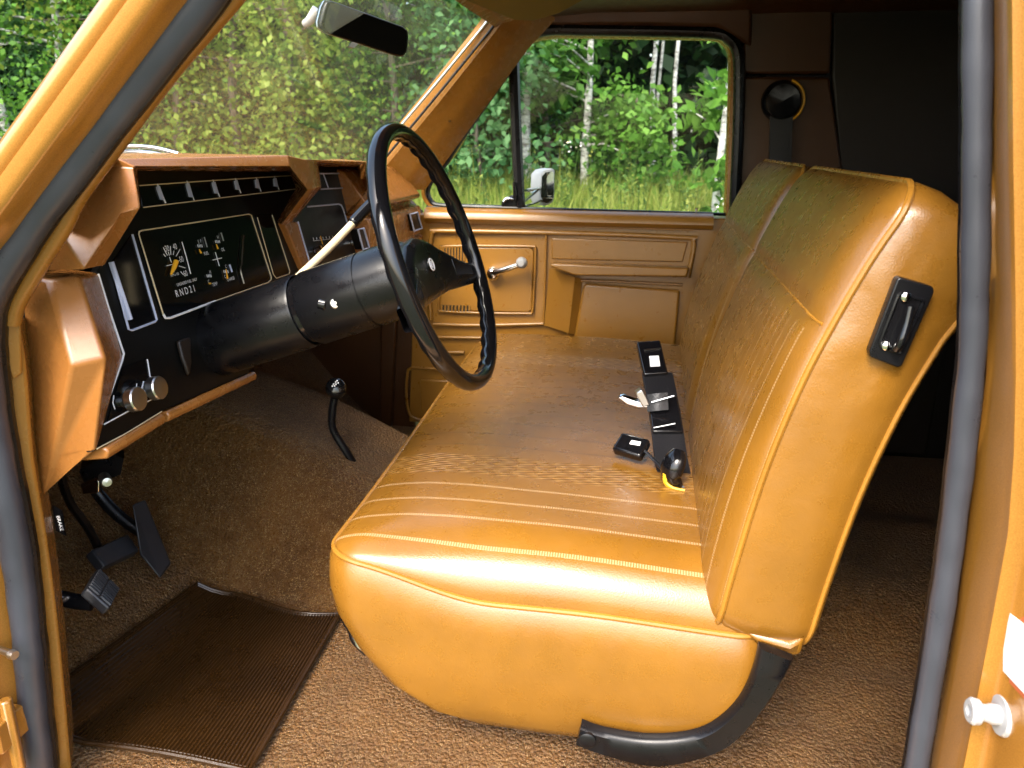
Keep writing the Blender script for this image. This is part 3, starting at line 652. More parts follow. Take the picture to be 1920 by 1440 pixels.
mb = MB(); c = P(606, 571, x=1.163); mb.tube([c + Vector((0, .007, .002)), c + Vector((0, -.007, -.001))], .0105, 16, up=(1, 0, 0)); build('lock_recess', mb, 'black_gloss', col, bevel=.002)
# shift lever
A = WC - AX * .215 + Vector((.03, 0, .066)); 
sp_ = [P(552, 528, x=1.24), P(575, 505, x=1.26), P(620, 462, x=1.31), P(662, 418, x=1.36)]
mb = MB(); mb.tube(cat(sp_, 5), [.0075] * 5 + [.007] * 11, 12); lv = build('shift_lever', mb, 'cream', col)
mb = MB(); mb.tube(cat([P(660, 420, x=1.358), P(668, 411, x=1.367), P(690, 388, x=1.39), P(712, 368, x=1.41)], 4), [.0075, .010] + [.0105] * 9 + [.0115, .006], 12); build('lever_grip', mb, 'black_gloss', lv)

wh = thing('steering_wheel', 'thin rimmed black steering wheel with finger grips and round hub emblem', 'steering wheel', tuple(WC))
N = 180; rows = []
for i in range(N + 1):
    t = 2 * math.pi * i / N; cdir = E1 * math.cos(t) + E2 * math.sin(t); row = []
    grip = .5 + .5 * math.sin(t * 34)
    for k in range(16):
        q = 2 * math.pi * k / 16; inn = max(0, -math.cos(q) * .55 - math.sin(q) * .8)
        rr = .0138 - .0032 * inn * grip
        row.append(WC + cdir * (.208 + math.cos(q) * rr) + AX * math.sin(q) * rr * 1.1)
    rows.append(row)
mb = MB(); mb.grid(rows, closed=True); build('rim', mb, 'black_gloss', wh)
def wp_(x, y, d): return WC + E1 * x + E2 * y + AX * d
prof = [(-.205, -.036, .074, -.002), (-.16, -.022, .070, -.008), (-.085, .018, .062, -.022), (-.045, .038, .062, -.026), (0, .046, .062, -.026), (.045, .038, .062, -.026), (.085, .018, .062, -.022), (.16, -.022, .070, -.008), (.205, -.036, .074, -.002)]
rows = []
for x, t, b2_, d in prof:
    rows.append([wp_(x, t - .012, d + .006), wp_(x, t, d - .006), wp_(x, t - .002, d - .02), wp_(x, -b2_ + .002, d - .02), wp_(x, -b2_, d - .006), wp_(x, -b2_ + .012, d + .006)])
mb = MB(); mb.grid(rows, closed=True); build('spoke_pad', mb, 'black_matt', wh, bevel=.003)
for s_ in (-1, 1):
    mb = MB(); mb.prism([wp_(s_ * .105, -.012, -.0105), wp_(s_ * .17, -.036, .0005), wp_(s_ * .17, -.054, .0005), wp_(s_ * .105, -.042, -.0105)], -AX * .004); build('horn_bar', mb, 'black_gloss', wh, bevel=.001)
em = P(788, 503, x=1.222); em = em + AX * (( hub + AX * .0155 - em).dot(AX) + .0006)
mb = MB(); mb.lathe(em, AX, [(0, .002), (.011, .002), (.0115, 0), (.0115, -.006)], 28); eb = build('hub_emblem', mb, 'black_gloss', wh)
mb = MB(); mb.tube([em + AX * .0026 + (E1 * math.cos(q) + E2 * math.sin(q)) * .0098 for q in [2 * math.pi * k / 32 for k in range(32)]], .0014, 6, closed=True)
for x0, y0, x1, y1 in ((-.005, .003, .004, .004), (-.001, .006, -.003, -.004), (.003, .003, .001, -.006), (-.005, -.003, .005, -.001), (-.002, 0, .005, .002)):
    mb.tube([em + AX * .0024 + E1 * x0 + E2 * y0, em + AX * .0024 + E1 * x1 + E2 * y1], .0009, 6)
build('emblem_mark', mb, 'white_mark', eb)

# ================================================================== bench seat
seat = thing('bench_seat', 'caramel vinyl bench seat with striped inserts and split backrest', 'seat', (1.66, .1, 0))
def rr_map(a, b, hx, hy, r):
    x, y = a * hx, b * hy; ax, ay = abs(x) - (hx - r), abs(y) - (hy - r)
    if ax > 0 and ay > 0:
        p, q = ax / r, ay / r
        nx, ny = p * math.sqrt(1 - q * q / 2), q * math.sqrt(1 - p * p / 2)
        x = math.copysign(hx - r + r * nx, x); y = math.copysign(hy - r + r * ny, y)
        return x, y, r * (1 - math.hypot(nx, ny))
    return x, y, min(hx - abs(x), hy - abs(y))
def rr_normal(x, y, hx, hy, r):
    ax, ay = abs(x) - (hx - r), abs(y) - (hy - r)
    if ax > 1e-6 and ay > 1e-6:
        n = Vector((math.copysign(ax, x), math.copysign(ay, y))); return n.normalized()
    return Vector((math.copysign(1, x), 0)) if hx - abs(x) < hy - abs(y) else Vector((0, math.copysign(1, y)))
def ts(n, e=1.7):
    out = []
    for i in range(n + 1):
        t = -1 + 2 * i / n; out.append(math.copysign(1 - (1 - abs(t)) ** e, t))
    return out
def cushion(names, mats, parent, hx, hy, r, top, sides, fmap, nx=56, ny=40, pipe=.0045, bottom=True):
    A, B = ts(nx), ts(ny); rows = []
    for b in B:
        row = []
        for a_ in A:
            x, y, d = rr_map(a_, b, hx, hy, r); row.append(fmap(x, y, top(x, y, d), 0))
        rows.append(row)
    mb = MB(); mb.grid(rows); o1 = build(names[0], mb, mats[0], parent, angle=80)
    ring = [(a_, -1) for a_ in A[:-1]] + [(1, b) for b in B[:-1]] + [(a_, 1) for a_ in reversed(A[1:])] + [(-1, b) for b in reversed(B[1:])]
    pts = [rr_map(a_, b, hx, hy, r) for a_, b in ring]
    lv = []
    for k, (o, h) in enumerate(sides):
        lv.append([fmap(x + n.x * o, y + n.y * o, h, k + 1) for (x, y, _), n in ((p, rr_normal(p[0], p[1], hx, hy, r)) for p in pts)])
    mb = MB(); mb.grid(lv, closed=True)
    if bottom: mb.add(lv[-1], [tuple(range(len(lv[-1])))])
    o2 = build(names[1], mb, mats[1], parent, angle=80)
    edge = [fmap(x + rr_normal(x, y, hx, hy, r).x * .002, y + rr_normal(x, y, hx, hy, r).y * .002, top(x, y, 0), 0) for x, y, _ in pts]
    mb = MB(); mb.tube(edge, pipe, 8, closed=True); build(names[2], mb, 'vinyl_piping', parent)
    return o1, o2, lv, edge
# --- seat cushion
CX, CY = 1.66, .13; HX, HY = .68, .335
def skew(x, y): return .045 * sstep(.98, 2.3, x) * sstep(-.05, .45, y)
def zpipe(x, y):
    return .298 + .052 * sstep(.20, .45, y) - .012 * sstep(.1, -.2, y)
def ztop(y, x=1.3): return .384 + .022 * sstep(1.7, 2.2, x) - .018 * sstep(.15, -.2, y) - .008 * sstep(.25, .46, y)
def c_top(x, y, d):
    X, Y = x + CX, y + CY
    w_ = .13; t = min(1, d / w_); p = math.sqrt(max(0, 1 - (1 - t) ** 2.2))
    sag = -.010 * math.exp(-((X - 1.32) / .22) ** 2 - ((Y - .1) / .2) ** 2) - .006 * math.exp(-((X - 2.0) / .22) ** 2 - ((Y - .1) / .2) ** 2)
    return zpipe(X, Y) + (ztop(Y, X) - zpipe(X, Y)) * p + sag * t
ZS = [None, .285, .25, .21, .165, .12, .085, .064, .055]
def front_s(z):
    tab = [(.055, .35), (.064, .46), (.085, .64), (.12, .77), (.165, .87), (.21, .935), (.25, .975), (.285, .995), (.36, 1)]
    for (z0, s0), (z1, s1) in zip(tab, tab[1:]):
        if z <= z1: return lerp(s0, s1, (z - z0) / (z1 - z0))
    return 1
def c_map(x, y, h, lvl):
    X, Y = x + CX, y + CY; z = h
    if lvl == 1: z = zpipe(X, Y)
    elif lvl > 1:
        zp = zpipe(X, Y); z = lerp(zp, .055, (.298 - h) / (.298 - .055)) if h > .06 else h
    if lvl > 0:
        s = front_s(z if z < .36 else .36)
        if Y > .06: Y = .06 + (Y - .06) * s
        if Y < -.1: Y = -.1 + (Y + .1) * (.55 + .45 * sstep(.05, .2, z))
    Y += skew(X, Y)
    return Vector((X, Y, z))
sd = [(0, .298), (.010, .285), (.015, .25), (.017, .21), (.015, .165), (.010, .12), (0, .085), (-.014, .064), (-.03, .055)]
cushion(('cushion_top', 'cushion_side', 'piping'), ('vinyl_cushion', 'vinyl_plain'), seat, HX, HY, .06, c_top, sd, c_map, 72, 48)
mb = MB(); mb.box((1.66, .07, .03), (1.2, .26, .055)); build('seat_base', mb, 'black_matt', seat, bevel=.006)
# --- backrests
PROF = [(-.120, .285), (-.137, .40), (-.163, .54), (-.195, .66), (-.226, .745), (-.258, .82), (-.285, .872), (-.300, .905)]
pc = cat([Vector((0, y, z)) for y, z in PROF], 8)
S = [0.0]
for p, q in zip(pc, pc[1:]): S.append(S[-1] + (q - p).length)
def bprof(s):
    s = max(-.08, min(S[-1] + .05, s))
    i = 0
    while i < len(S) - 2 and S[i + 1] < s: i += 1
    t = (s - S[i]) / (S[i + 1] - S[i]); p = pc[i].lerp(pc[i + 1], t) if 0 <= t <= 1 else pc[i] + (pc[i + 1] - pc[i]) * t
    d = (pc[i + 1] - pc[i]).normalized(); return p, Vector((0, d.z, -d.y))       # point, forward normal
HS = S[-1] / 2
def thick(s): return .115 + .03 * sstep(.1, .5, s + 0)
def backrest(x0, x1):
    cx, hx = (x0 + x1) / 2, (x1 - x0) / 2
    def fmap(x, y, h, lvl):
        p, nrm = bprof(y + HS); q = p + nrm * h; q.x = x + cx
        if lvl > 1 and y > HS * .55:                                              # the top rounds over to the back
            k = (y - HS * .55) / (HS * .45); q.z -= .030 * k * (max(0, -h) / .12) ** 2
        return q
    def top(x, y, d):
        t = min(1, d / .07); b = .022 * math.sqrt(max(0, 1 - (1 - t) ** 2))
        z = bprof(y + HS)[0].z
        b -= .007 * math.exp(-((z - .733) / .008) ** 2) * t                       # sewn seam across
        b += .012 * t * math.exp(-((z - .45) / .18) ** 2)
        return b
    sides = [(0, 0), (.006, -.010), (.010, -.035), (.011, -.07), (.009, -.10), (.002, -.122), (-.004, -.130), (-.03, -.138), (-.1, -.140)]
    o = cushion(('backrest', 'backrest_side', 'piping'), ('vinyl_back', 'vinyl_plain'), seat, hx, HS, .05, top, sides, fmap, 48, 64)
    mb = MB(); mb.tube(o[2][5], .0035, 8, closed=True); build('piping', mb, 'vinyl_piping', seat)
    # seam cord
    sm = []
    for k in range(25):
        x = -hx + .006 + (2 * hx - .012) * k / 24
        s_ = next(S[i] for i in range(len(S)) if pc[i].z > .733) - HS
        d = min(hx - abs(x), .07); sm.append(fmap(x, s_, top(x, s_, d) + .0005, 0))
    mb = MB(); mb.tube(sm, .0022, 6); build('seam', mb, 'vinyl_piping', seat)
backrest(.975, 1.640); backrest(1.668, 2.335)
# lower flap of the near backrest
mb = MB(); fp = [P(1395, 1186, x=.972), P(1480, 1205, x=.968), P(1512, 1196, x=.972), P(1503, 1232, x=.974), P(1470, 1232, x=.972), P(1425, 1214, x=.972)]
mb.prism(fp, (.10, 0, 0)); build('backrest_flap', mb, 'vinyl_plain', seat, bevel=.008, seg=3)
# black pivot bracket
up = cat(PL([(1090, 1358), (1130, 1372), (1210, 1385), (1285, 1381), (1338, 1362), (1385, 1318), (1412, 1262), (1424, 1212)], x=.952), 4)
dn = cat(PL([(1080, 1396), (1128, 1414), (1220, 1437), (1302, 1426), (1372, 1396), (1424, 1340), (1465, 1280), (1487, 1236)], x=.952), 4)
rows = [[p + Vector((.012, 0, 0)) for p in up], up, [u.lerp(d_, .12) + Vector((-.006, 0, 0)) for u, d_ in zip(up, dn)], [u.lerp(d_, .88) + Vector((-.006, 0, 0)) for u, d_ in zip(up, dn)], dn, [p + Vector((.012, 0, 0)) for p in dn]]
mb = MB(); mb.grid([list(q) for q in zip(*rows)], closed=True); n_ = len(up); mb.add([r[0] for r in rows], [tuple(range(6))]); mb.add([r[-1] for r in rows], [tuple(range(6))])
br = build('pivot_bracket', mb, 'black_matt', seat, angle=50)
c = P(1101, 1388, x=.944); mb = MB(); mb.lathe(c, (-1, 0, 0), [(0, .004), (.010, .004), (.013, .002), (.013, -.004)], 20); build('pivot_bolt', mb, 'black_matt', br)
# latch plate on the backrest side
def HSd(u, v, x): return P(u, v, x=x)
lp = [(1688, 520), (1750, 538), (1752, 548), (1692, 686), (1684, 690), (1632, 670), (1630, 660), (1682, 524)]
mb = MB(); mb.prism(PL(lp, x=.950), (.022, 0, 0)); plate = build('latch_plate', mb, 'black_matt', seat, bevel=.004, seg=3)
c0 = sum((P(u, v, x=.950) for u, v in lp), Vector()) / 8
ip = [c0 + (P(u, v, x=.950) - c0) * .66 for u, v in lp]
mb = MB(); mb.prism([p + Vector((-.001, 0, 0)) for p in ip], (.004, 0, 0)); rec = build('latch_recess', mb, 'black_gloss', plate, bevel=.001)
mb = MB(); mb.tube([p + Vector((-.0015, 0, 0)) for p in ip], .0022, 6, closed=True); build('recess_rim', mb, 'black_matt', plate)
for u, v in ((1699, 557), (1663, 649)):
    mb = MB(); mb.lathe(P(u, v, x=.947), (-1, 0, 0), [(0, .003), (.003, .003), (.0055, .001), (.006, -.002)], 14); build('latch_screw', mb, 'chrome', plate)
mb = MB(); mb.tube(cat([P(1708, 575, x=.944), P(1700, 610, x=.941), P(1690, 640, x=.938), P(1680, 655, x=.944)], 4), .005, 10); build('latch_lever', mb, 'black_gloss', plate)
mb = MB(); mb.tube([P(1694, 626, x=.939), P(1688, 650, x=.939)], [.0018, .0024], 6); build('lever_mark', mb, 'chrome', plate)
# seat adjuster at the front
mb = MB(); q = cat(PL([(645, 1140), (652, 1165), (662, 1180), (668, 1200), (690, 1222)], x=1.02), 4); mb.tube(q, .009, 10); build('seat_adjuster', mb, 'black_gloss', seat)
mb = MB(); q = cat(PL([(664, 1196), (672, 1212), (690, 1222), (700, 1215)], x=1.012), 4); mb.tube(q, .003, 8); build('adjuster_rod', mb, 'chrome', seat)

# ================================================================== seat belts on the cushion
def ribbon(pts, wd, side, th=.0025):
    pts = cat(pts, 6); side = [Vector(s).normalized() for s in side]; rows = []
    for i, p in enumerate(pts):
        t = i / (len(pts) - 1) * (len(side) - 1); k = min(int(t), len(side) - 2); s = side[k].lerp(side[k + 1], t - k).normalized()
        tg = (pts[min(i + 1, len(pts) - 1)] - pts[max(i - 1, 0)]).normalized(); n = s.cross(tg).normalized()
        rows.append([p + s * wd / 2 + n * th, p - s * wd / 2 + n * th, p - s * wd / 2 - n * th, p + s * wd / 2 - n * th])
    mb = MB(); mb.grid(rows, closed=True); mb.add(rows[0], [(0, 1, 2, 3)]); mb.add(rows[-1], [(3, 2, 1, 0)]); return mb
def frame_box(c, ax, wd, l_, w_, t_):
    ax = Vector(ax).normalized(); wd = Vector(wd); wd = (wd - ax * wd.dot(ax)).normalized(); n = ax.cross(wd)
    return Matrix((ax, wd, n)).transposed(), Vector((l_, w_, t_))
# belt A: stiff strap standing up from the gap, buckle on top
def bx(v): return lerp(1.34, 1.60, (905 - v) / (905 - 650))
def BA(u, v, o=0): return P(u, v, x=bx(v) - o)
bp = [BA(1268, 912), BA(1258, 860), BA(1250, 800), BA(1241, 745), BA(1232, 700)]
bl = thing('seat_belt_buckle', 'black seat belt buckle standing upright against the split backrest', 'seat belt', tuple(bp[0]), 'seat belts on the bench')
SD = CR * 1.0
mb = ribbon(bp, .062, [SD, SD], .004); build('belt', mb, 'webbing', bl, bevel=.001)
mb = ribbon([BA(1252, 812, .01), BA(1247, 780, .01), BA(1241, 746, .01)], .058, [SD, SD], .005); build('sleeve', mb, 'black_gloss', bl, bevel=.002)
c = BA(1222, 674, .006); M, sz = frame_box(c, BA(1217, 650) - BA(1229, 702), SD, .085, .050, .018)
mb = MB(); mb.box(c, sz, M); bk_ = build('buckle', mb, 'black_gloss', bl, bevel=.004, seg=3)
front = min(((M @ Vector((0, 0, s_))) for s_ in (.0095, -.0095)), key=lambda q: (c + q - CAM).length)
cc = c + front; nn = front.normalized()
def onb(u, v, cc=cc, nn=nn):
    d = CF + CR * ((u - 960) / FPX) - CU * ((v - 720) / FPX); return CAM + d * ((cc - CAM).dot(nn) / d.dot(nn))
mb = MB(); mb.prism([onb(u, v) for u, v in ((1217, 668), (1235, 667), (1238, 687), (1219, 688))], nn * .0015); build('release_button', mb, 'sticker', bk_, bevel=.0006)
mb = MB(); mb.prism([onb(u, v) + nn * .0008 for u, v in ((1207, 656), (1238, 653), (1239, 655), (1208, 659))], nn * .001); build('tongue_slot', mb, 'chrome_dull', bk_)
# belt B: silver tongue clipped beside it
TX = 1.46
tb = thing('belt_tongue', 'silver belt tongue pointing left from the upright belt', 'seat belt', tuple(P(1235, 745, x=TX)), 'seat belts on the bench')
pl_ = [P(u, v, x=TX) for u, v in ((1160, 746), (1168, 744), (1190, 752), (1216, 757), (1219, 764), (1196, 764), (1176, 758))]
mb = MB(); mb.prism(pl_, (.012, .0, .003)); build('tongue_plate', mb, 'chrome', tb, bevel=.001)
mb = MB(); mb.prism([P(u, v, x=TX - .008) for u, v in ((1192, 738), (1203, 731), (1212, 745), (1219, 760), (1206, 764), (1198, 750))], (.02, .004, .0)); build('tongue_body', mb, 'chrome_dull', tb, bevel=.002)
mb = ribbon([P(1214, 756, x=TX), P(1232, 754, x=TX - .005), P(1252, 752, x=TX)], .034, [(.4, .1, 1), (.4, .1, 1)], .003); build('belt', mb, 'webbing', tb)
mb = MB(); mb.tube([P(1222, 754, x=TX - .012), P(1264, 742, x=TX - .012)], .0022, 8); build('belt_keeper', mb, 'chrome', tb)
mb = MB(); mb.tube([P(1226, 802, x=TX - .04), P(1266, 794, x=TX - .04)], .0016, 8); build('belt_keeper', mb, 'chrome_dull', tb)
# belt C: lies on the cushion
q = [P(1270, 905, x=1.31), P(1250, 888, x=1.32), P(1230, 866, x=1.35), P(1212, 850, x=1.37)]
cl_ = thing('seat_belt_buckle', 'black seat belt buckle lying flat on the cushion, pale button up', 'seat belt', tuple(q[0]), 'seat belts on the bench')
mb = ribbon(q, .044, [(1, .5, .1), (.9, .6, .2), (.8, .7, .4)], .004); build('belt', mb, 'webbing', cl_, bevel=.001)
mb = MB(); cb = PL([(1268, 852), (1240, 856), (1224, 872), (1245, 896), (1272, 905), (1284, 880)], x=1.30); mb = MB(); mb.tube(cat([P(1272, 845, x=1.315), P(1262, 872, x=1.30), P(1258, 892, x=1.30), P(1272, 912, x=1.30)], 5), [.014, .018, .021, .023, .024, .024, .024, .024, .023, .022, .021, .020, .019, .017, .015, .012], 14, flat=.7); build('boot', mb, 'black_gloss', cl_)
c = P(1184, 838, x=1.39); ax_ = P(1152, 832, x=1.40) - P(1214, 849, x=1.37); M, sz = frame_box(c, ax_, (1, .2, .5), .060, .044, .020)
mb = MB(); mb.box(c, sz, M); bk_ = build('buckle', mb, 'black_gloss', cl_, bevel=.005, seg=3)
front = max(((M @ Vector((0, 0, s_))) for s_ in (.0105, -.0105)), key=lambda q_: q_.z); cc = c + front; nn = front.normalized()
mb = MB(); mb.prism([onb(u, v, cc, nn) for u, v in ((1184, 826), (1202, 829), (1200, 836), (1180, 833))], nn * .0015); build('release_button', mb, 'sticker', bk_, bevel=.0006)
# yellow loop in the gap
mb = MB(); mb.tube(cat([P(1247, 888, x=1.29), P(1248, 905, x=1.29), P(1262, 916, x=1.285), P(1284, 921, x=1.28)], 5), .005, 8, flat=.6); lo = build('belt_guide', mb, 'yellow_plastic'); tag(lo, 'yellow plastic belt guide in the gap behind the cushion', 'belt guide')

# ================================================================== shoulder belt on the far quarter panel
sbp = P(1466, 190, x=2.44)
sb = thing('shoulder_belt', 'black shoulder belt and pillar loop on the dark far quarter panel', 'seat belt', tuple(sbp))
mb = MB(); mb.lathe(sbp, (-1, 0, 0), [(0, .03), (.045, .028), (.056, .016), (.058, 0)], 28); build('anchor_cover', mb, 'black_gloss', sb)
mb = MB(); mb.tube([sbp + Vector((-.012, .058 * math.cos(q), .058 * math.sin(q))) for q in [R_(110 + 10 * k) for k in range(15)]], .004, 8); build('anchor_trim', mb, 'amber', sb)
mb = ribbon([sbp + Vector((-.02, 0, -.02)), P(1464, 240, x=2.42), P(1462, 320, x=2.42), P(1458, 420, x=2.41)], .062, [(0, 1, 0), (0, 1, 0)]); build('belt', mb, 'webbing', sb)

# ================================================================== far door
door = thing('passenger_door', 'tan passenger door with armrest, window crank and moulded panels', 'door', (2.45, .25, 0))
def slab(name, pts, xf, depth, mat='door_tan', parent=door, bevel=.004, seg=3):
    mb = MB(); mb.prism(PL(pts, x=xf), (depth, 0, 0)); return build(name, mb, mat, parent, bevel, seg)
mb = MB(); mb.prism([(2.448, .80, .02), (2.448, .745, .735), (2.448, -.235, .735), (2.448, -.235, .02)], (.09, 0, 0)); build('door_shell', mb, 'door_tan', door, bevel=.004)
# rolled sill
A, B = P(796, 396, x=2.43), P(1338, 409, x=2.43)
prof = [(.08, .012), (.03, .012), (.0, .006), (-.012, -.006), (-.014, -.020), (-.004, -.032), (.006, -.036), (.02, -.036)]
mb = MB(); mb.grid([[A + (B - A) * t + Vector((dx, 0, dz)) for dx, dz in prof] for t in (0, .25, .5, .75, 1)]); build('sill', mb, 'door_tan', door)
for k, v0 in enumerate((0, 5.5)):
    mb = MB(); mb.tube([P(838 + t * (1300 - 838), 412 + v0 + t * 14, x=2.438) for t in [i / 20 for i in range(21)]], .0032, 8); build('stitch_cord', mb, 'door_tan', door)
    me = MB(); me.box((0, 0, 0), (.004, .003, .007)); 
    base_o = None
    for t in range(75):
        p = P(838 + t / 74 * (1298 - 838), 412 + v0 + t / 74 * 14, x=2.435)
        if base_o is None: base_o = build('stitch', me, 'door_tan', door); oo = base_o
        else: oo = bpy.data.objects.new('stitch', base_o.data); sc.collection.objects.link(oo); adopt(oo, door)
        oo.location = p
# mouldings
def mould(pts, r=.006, name='moulding', x=2.44, closed=False, n=3, mat='door_tan'):
    q = PL(pts, x=x); q = cat(q, n, closed) if n > 1 else q
    mb = MB(); mb.tube(q, r, 10, closed=closed, up=(1, 0, 0)); return build(name, mb, mat, door)
mould([(808, 600), (804, 520), (808, 446), (816, 436), (830, 433), (1100, 438), (1290, 446), (1300, 450), (1300, 470), (1290, 520)], .008)
fr = [(836, 462), (900, 461), (994, 462), (1002, 464), (1004, 470), (1002, 530), (999, 580), (996, 587), (988, 588), (900, 587), (830, 584), (824, 582), (822, 574), (826, 520), (829, 470), (831, 464)]
slab('crank_panel', [(836, 463), (994, 464), (1001, 470), (997, 582), (990, 586), (828, 582), (824, 576), (831, 468)], 2.440, .012)
mould(fr, .0045, closed=True, n=2)
mould([(1024, 440), (1022, 520), (1019, 606)], .004)
mould([(812, 608), (900, 610), (1019, 607)], .006)
slab('upper_panel', [(1034, 446), (1290, 454), (1280, 492), (1034, 486)], 2.443, .01)
# speaker slots: dark field with slats
for r0, (u0, v0, u1, v1) in enumerate(((824, 460, 872, 490), (826, 572, 882, 586))):
    slab('grille_field', [(u0, v0), (u1, v0 + 1), (u1, v1), (u0, v1)], 2.4385, .002, 'trim_dark', bevel=0)
    base_o = None; nsl = 9
    for k in range(nsl):
        u = u0 + 2 + (u1 - u0 - 4) * k / (nsl - 1)
        mb = MB(); mb.prism([P(u - 1.5, v0 + 1, x=2.435), P(u + 1.5, v0 + 1, x=2.435), P(u + 1.2, v1 - 1, x=2.435), P(u - 1.8, v1 - 1, x=2.435)], (.004, 0, 0)); build('grille_slat', mb, 'door_tan', door)
# armrest and pocket
mb = MB(); a0 = PL([(1032, 494), (1292, 503), (1288, 520), (1078, 517), (1034, 502)], x=2.375)
mb.prism(a0, (.075, 0, -.004)); build('armrest', mb, 'door_tan', door, bevel=.006, seg=3)
mb = MB(); mb.add([P(1030, 504, x=2.446), P(1030, 504, x=2.432), P(1078, 520, x=2.415), P(1066, 625, x=2.425), P(1020, 610, x=2.440)], [(0, 1, 2, 3, 4)]); mb.add([P(1078, 520, x=2.415), P(1066, 625, x=2.425), P(1080, 628, x=2.445), P(1092, 524, x=2.44)], [(0, 1, 2, 3)]); build('armrest_bracket', mb, 'door_tan', door)
mould([(1062, 640), (1080, 545), (1088, 530), (1100, 526), (1280, 534)], .0045)
slab('pocket_panel', [(1098, 532), (1275, 545), (1262, 690), (1070, 670), (1092, 540)], 2.425, .02, bevel=.008)
# lower mouldings
mould([(808, 632), (860, 633), (940, 634)], .005); mould([(800, 660), (870, 661)], .005)
mould([(850, 694), (780, 690), (768, 692), (764, 700), (762, 740), (766, 772), (776, 784), (800, 790)], .005)
slab('lower_pocket', [(788, 712), (850, 714), (850, 780), (796, 780), (788, 770)], 2.442, .01)
# crank
ck = P(925, 513, x=2.425)
mb = MB(); mb.lathe(ck, (-1, 0, 0), [(0, .022), (.014, .020), (.020, .014), (.023, 0), (.023, -.02)], 22); cr = build('window_crank', mb, 'chrome', door)
mb = MB(); mb.tube([ck + Vector((-.008, .004, .003)), P(940, 508, x=2.404), P(962, 500, x=2.400), P(980, 494, x=2.40)], [.013, .011, .009, .009], 12); build('crank_arm', mb, 'chrome', cr)
kn = P(978, 493, x=2.385)
mb = MB(); mb.lathe(kn, (-1, 0, 0), [(0, .018), (.009, .017), (.017, .008), (.0185, -.004), (.013, -.016), (.008, -.022)], 20); build('crank_knob', mb, 'white_plastic', cr)
mb = MB(); mb.lathe(ck + Vector((-.0175, 0, -.004)), (-1, 0, 0), [(0, .002), (.004, .0015), (.005, 0)], 12); build('crank_screw', mb, 'black_gloss', cr)
# window: frame, bar, panes, black seals
GX = 2.49
ins = [(815, 384), (803, 372), (800, 356), (808, 335), (850, 290), (905, 190), (952, 118), (985, 84), (1030, 71), (1100, 70), (1230, 72), (1330, 74), (1352, 80), (1364, 96), (1367, 130), (1364, 240), (1361, 330), (1358, 405)]
pin = cat(PL(ins, x=2.47), 4)
def offs(path, d, c):
    out = []
    for i, p in enumerate(path):
        t = (path[min(i + 1, len(path) - 1)] - path[max(i - 1, 0)]); n = Vector((0, -t.z, t.y)).normalized()
        if n.dot(p - c) < 0: n = -n
        out.append(p + n * d)
    return out
cen = P(1100, 260, x=2.47)
o1 = offs(pin, .014, cen); 
mb = MB(); mb.grid([[p + Vector((.04, 0, 0)) for p in pin], pin, [p + Vector((-.012, 0, 0)) for p in offs(pin, .004, cen)], [p + Vector((-.012, 0, 0)) for p in o1], [p + Vector((.04, 0, 0)) for p in o1]]); build('window_frame', mb, 'trim_tan', door, angle=50)
# black door seal around the frame, from the bar over the top and down the back
sp3 = [(990, 62), (1040, 55), (1100, 56), (1230, 58), (1340, 62), (1368, 74), (1383, 98), (1386, 150), (1384, 250), (1380, 335), (1376, 420)]
s1 = cat(PL(sp3, x=2.445), 5); mb = MB(); mb.tube(s1, .021, 10, up=(1, 0, 0), flat=.8); ds = build('frame_seal', mb, 'black_matt', door)
mb = MB(); mb.grid([s1, [p + Vector((.04, 0, 0)) for p in offs(s1, .02, cen)], [p + Vector((.05, 0, 0)) for p in offs(s1, .08, cen)]]); build('frame_flange', mb, 'black_matt', door)
vs2 = cat(PL([(905, 200), (860, 268), (838, 304), (812, 336), (803, 356), (806, 374), (820, 384), (880, 387), (975, 390)], x=2.462), 5)
mb = MB(); mb.tube(vs2, .007, 8, up=(1, 0, 0)); build('vent_seal', mb, 'black_matt', door)
mb = MB(); mb.tube(PL([(955, 132), (880, 238), (838, 300)], x=2.465), .009, 8); build('vent_seal', mb, 'black_matt', door)
bar = PL([(963, 112), (966, 200), (970, 300), (975, 388)], x=2.47)
mb = MB(); mb.tube(bar, .0175, 8, up=(1, 0, 0), flat=1); build('division_bar', mb, 'black_matt', door)
mb = MB(); mb.tube(PL([(800, 388), (1000, 391), (1360, 402)], x=2.462), .005, 8); build('belt_seal', mb, 'black_matt', door)
mb = MB(); mb.prism(PL([(940, 378), (958, 366), (980, 364), (984, 388), (940, 388)], x=2.455), (.012, 0, 0)); lt = build('vent_latch', mb, 'black_gloss', door, bevel=.003)
mb = MB(); mb.tube(cat(PL([(944, 378), (950, 372), (962, 374)], x=2.448), 4), .004, 8); build('latch_handle', mb, 'chrome', lt)
mb = MB(); mb.tube(PL([(964, 342), (966, 374)], x=2.448), [.005, .007], 8); build('latch_arm', mb, 'black_gloss', lt)
g1 = PL([(975, 392), (968, 108), (985, 82), (1330, 72), (1366, 90), (1362, 410)], x=GX); mb = MB(); mb.prism(g1, (.004, 0, 0)); build('window_pane', mb, 'door_glass', door)
g2 = PL([(802, 384), (800, 350), (960, 112), (972, 390)], x=GX); mb = MB(); mb.prism(g2, (.004, 0, 0)); build('vent_pane', mb, 'door_glass', door)
kb = P(1305, 405, x=2.462); mb = MB(); mb.tube([kb, kb + Vector((0, 0, .020)), kb + Vector((0, 0, .024))], [.003, .003, .005], 10); build('lock_knob', mb, 'chrome', door)

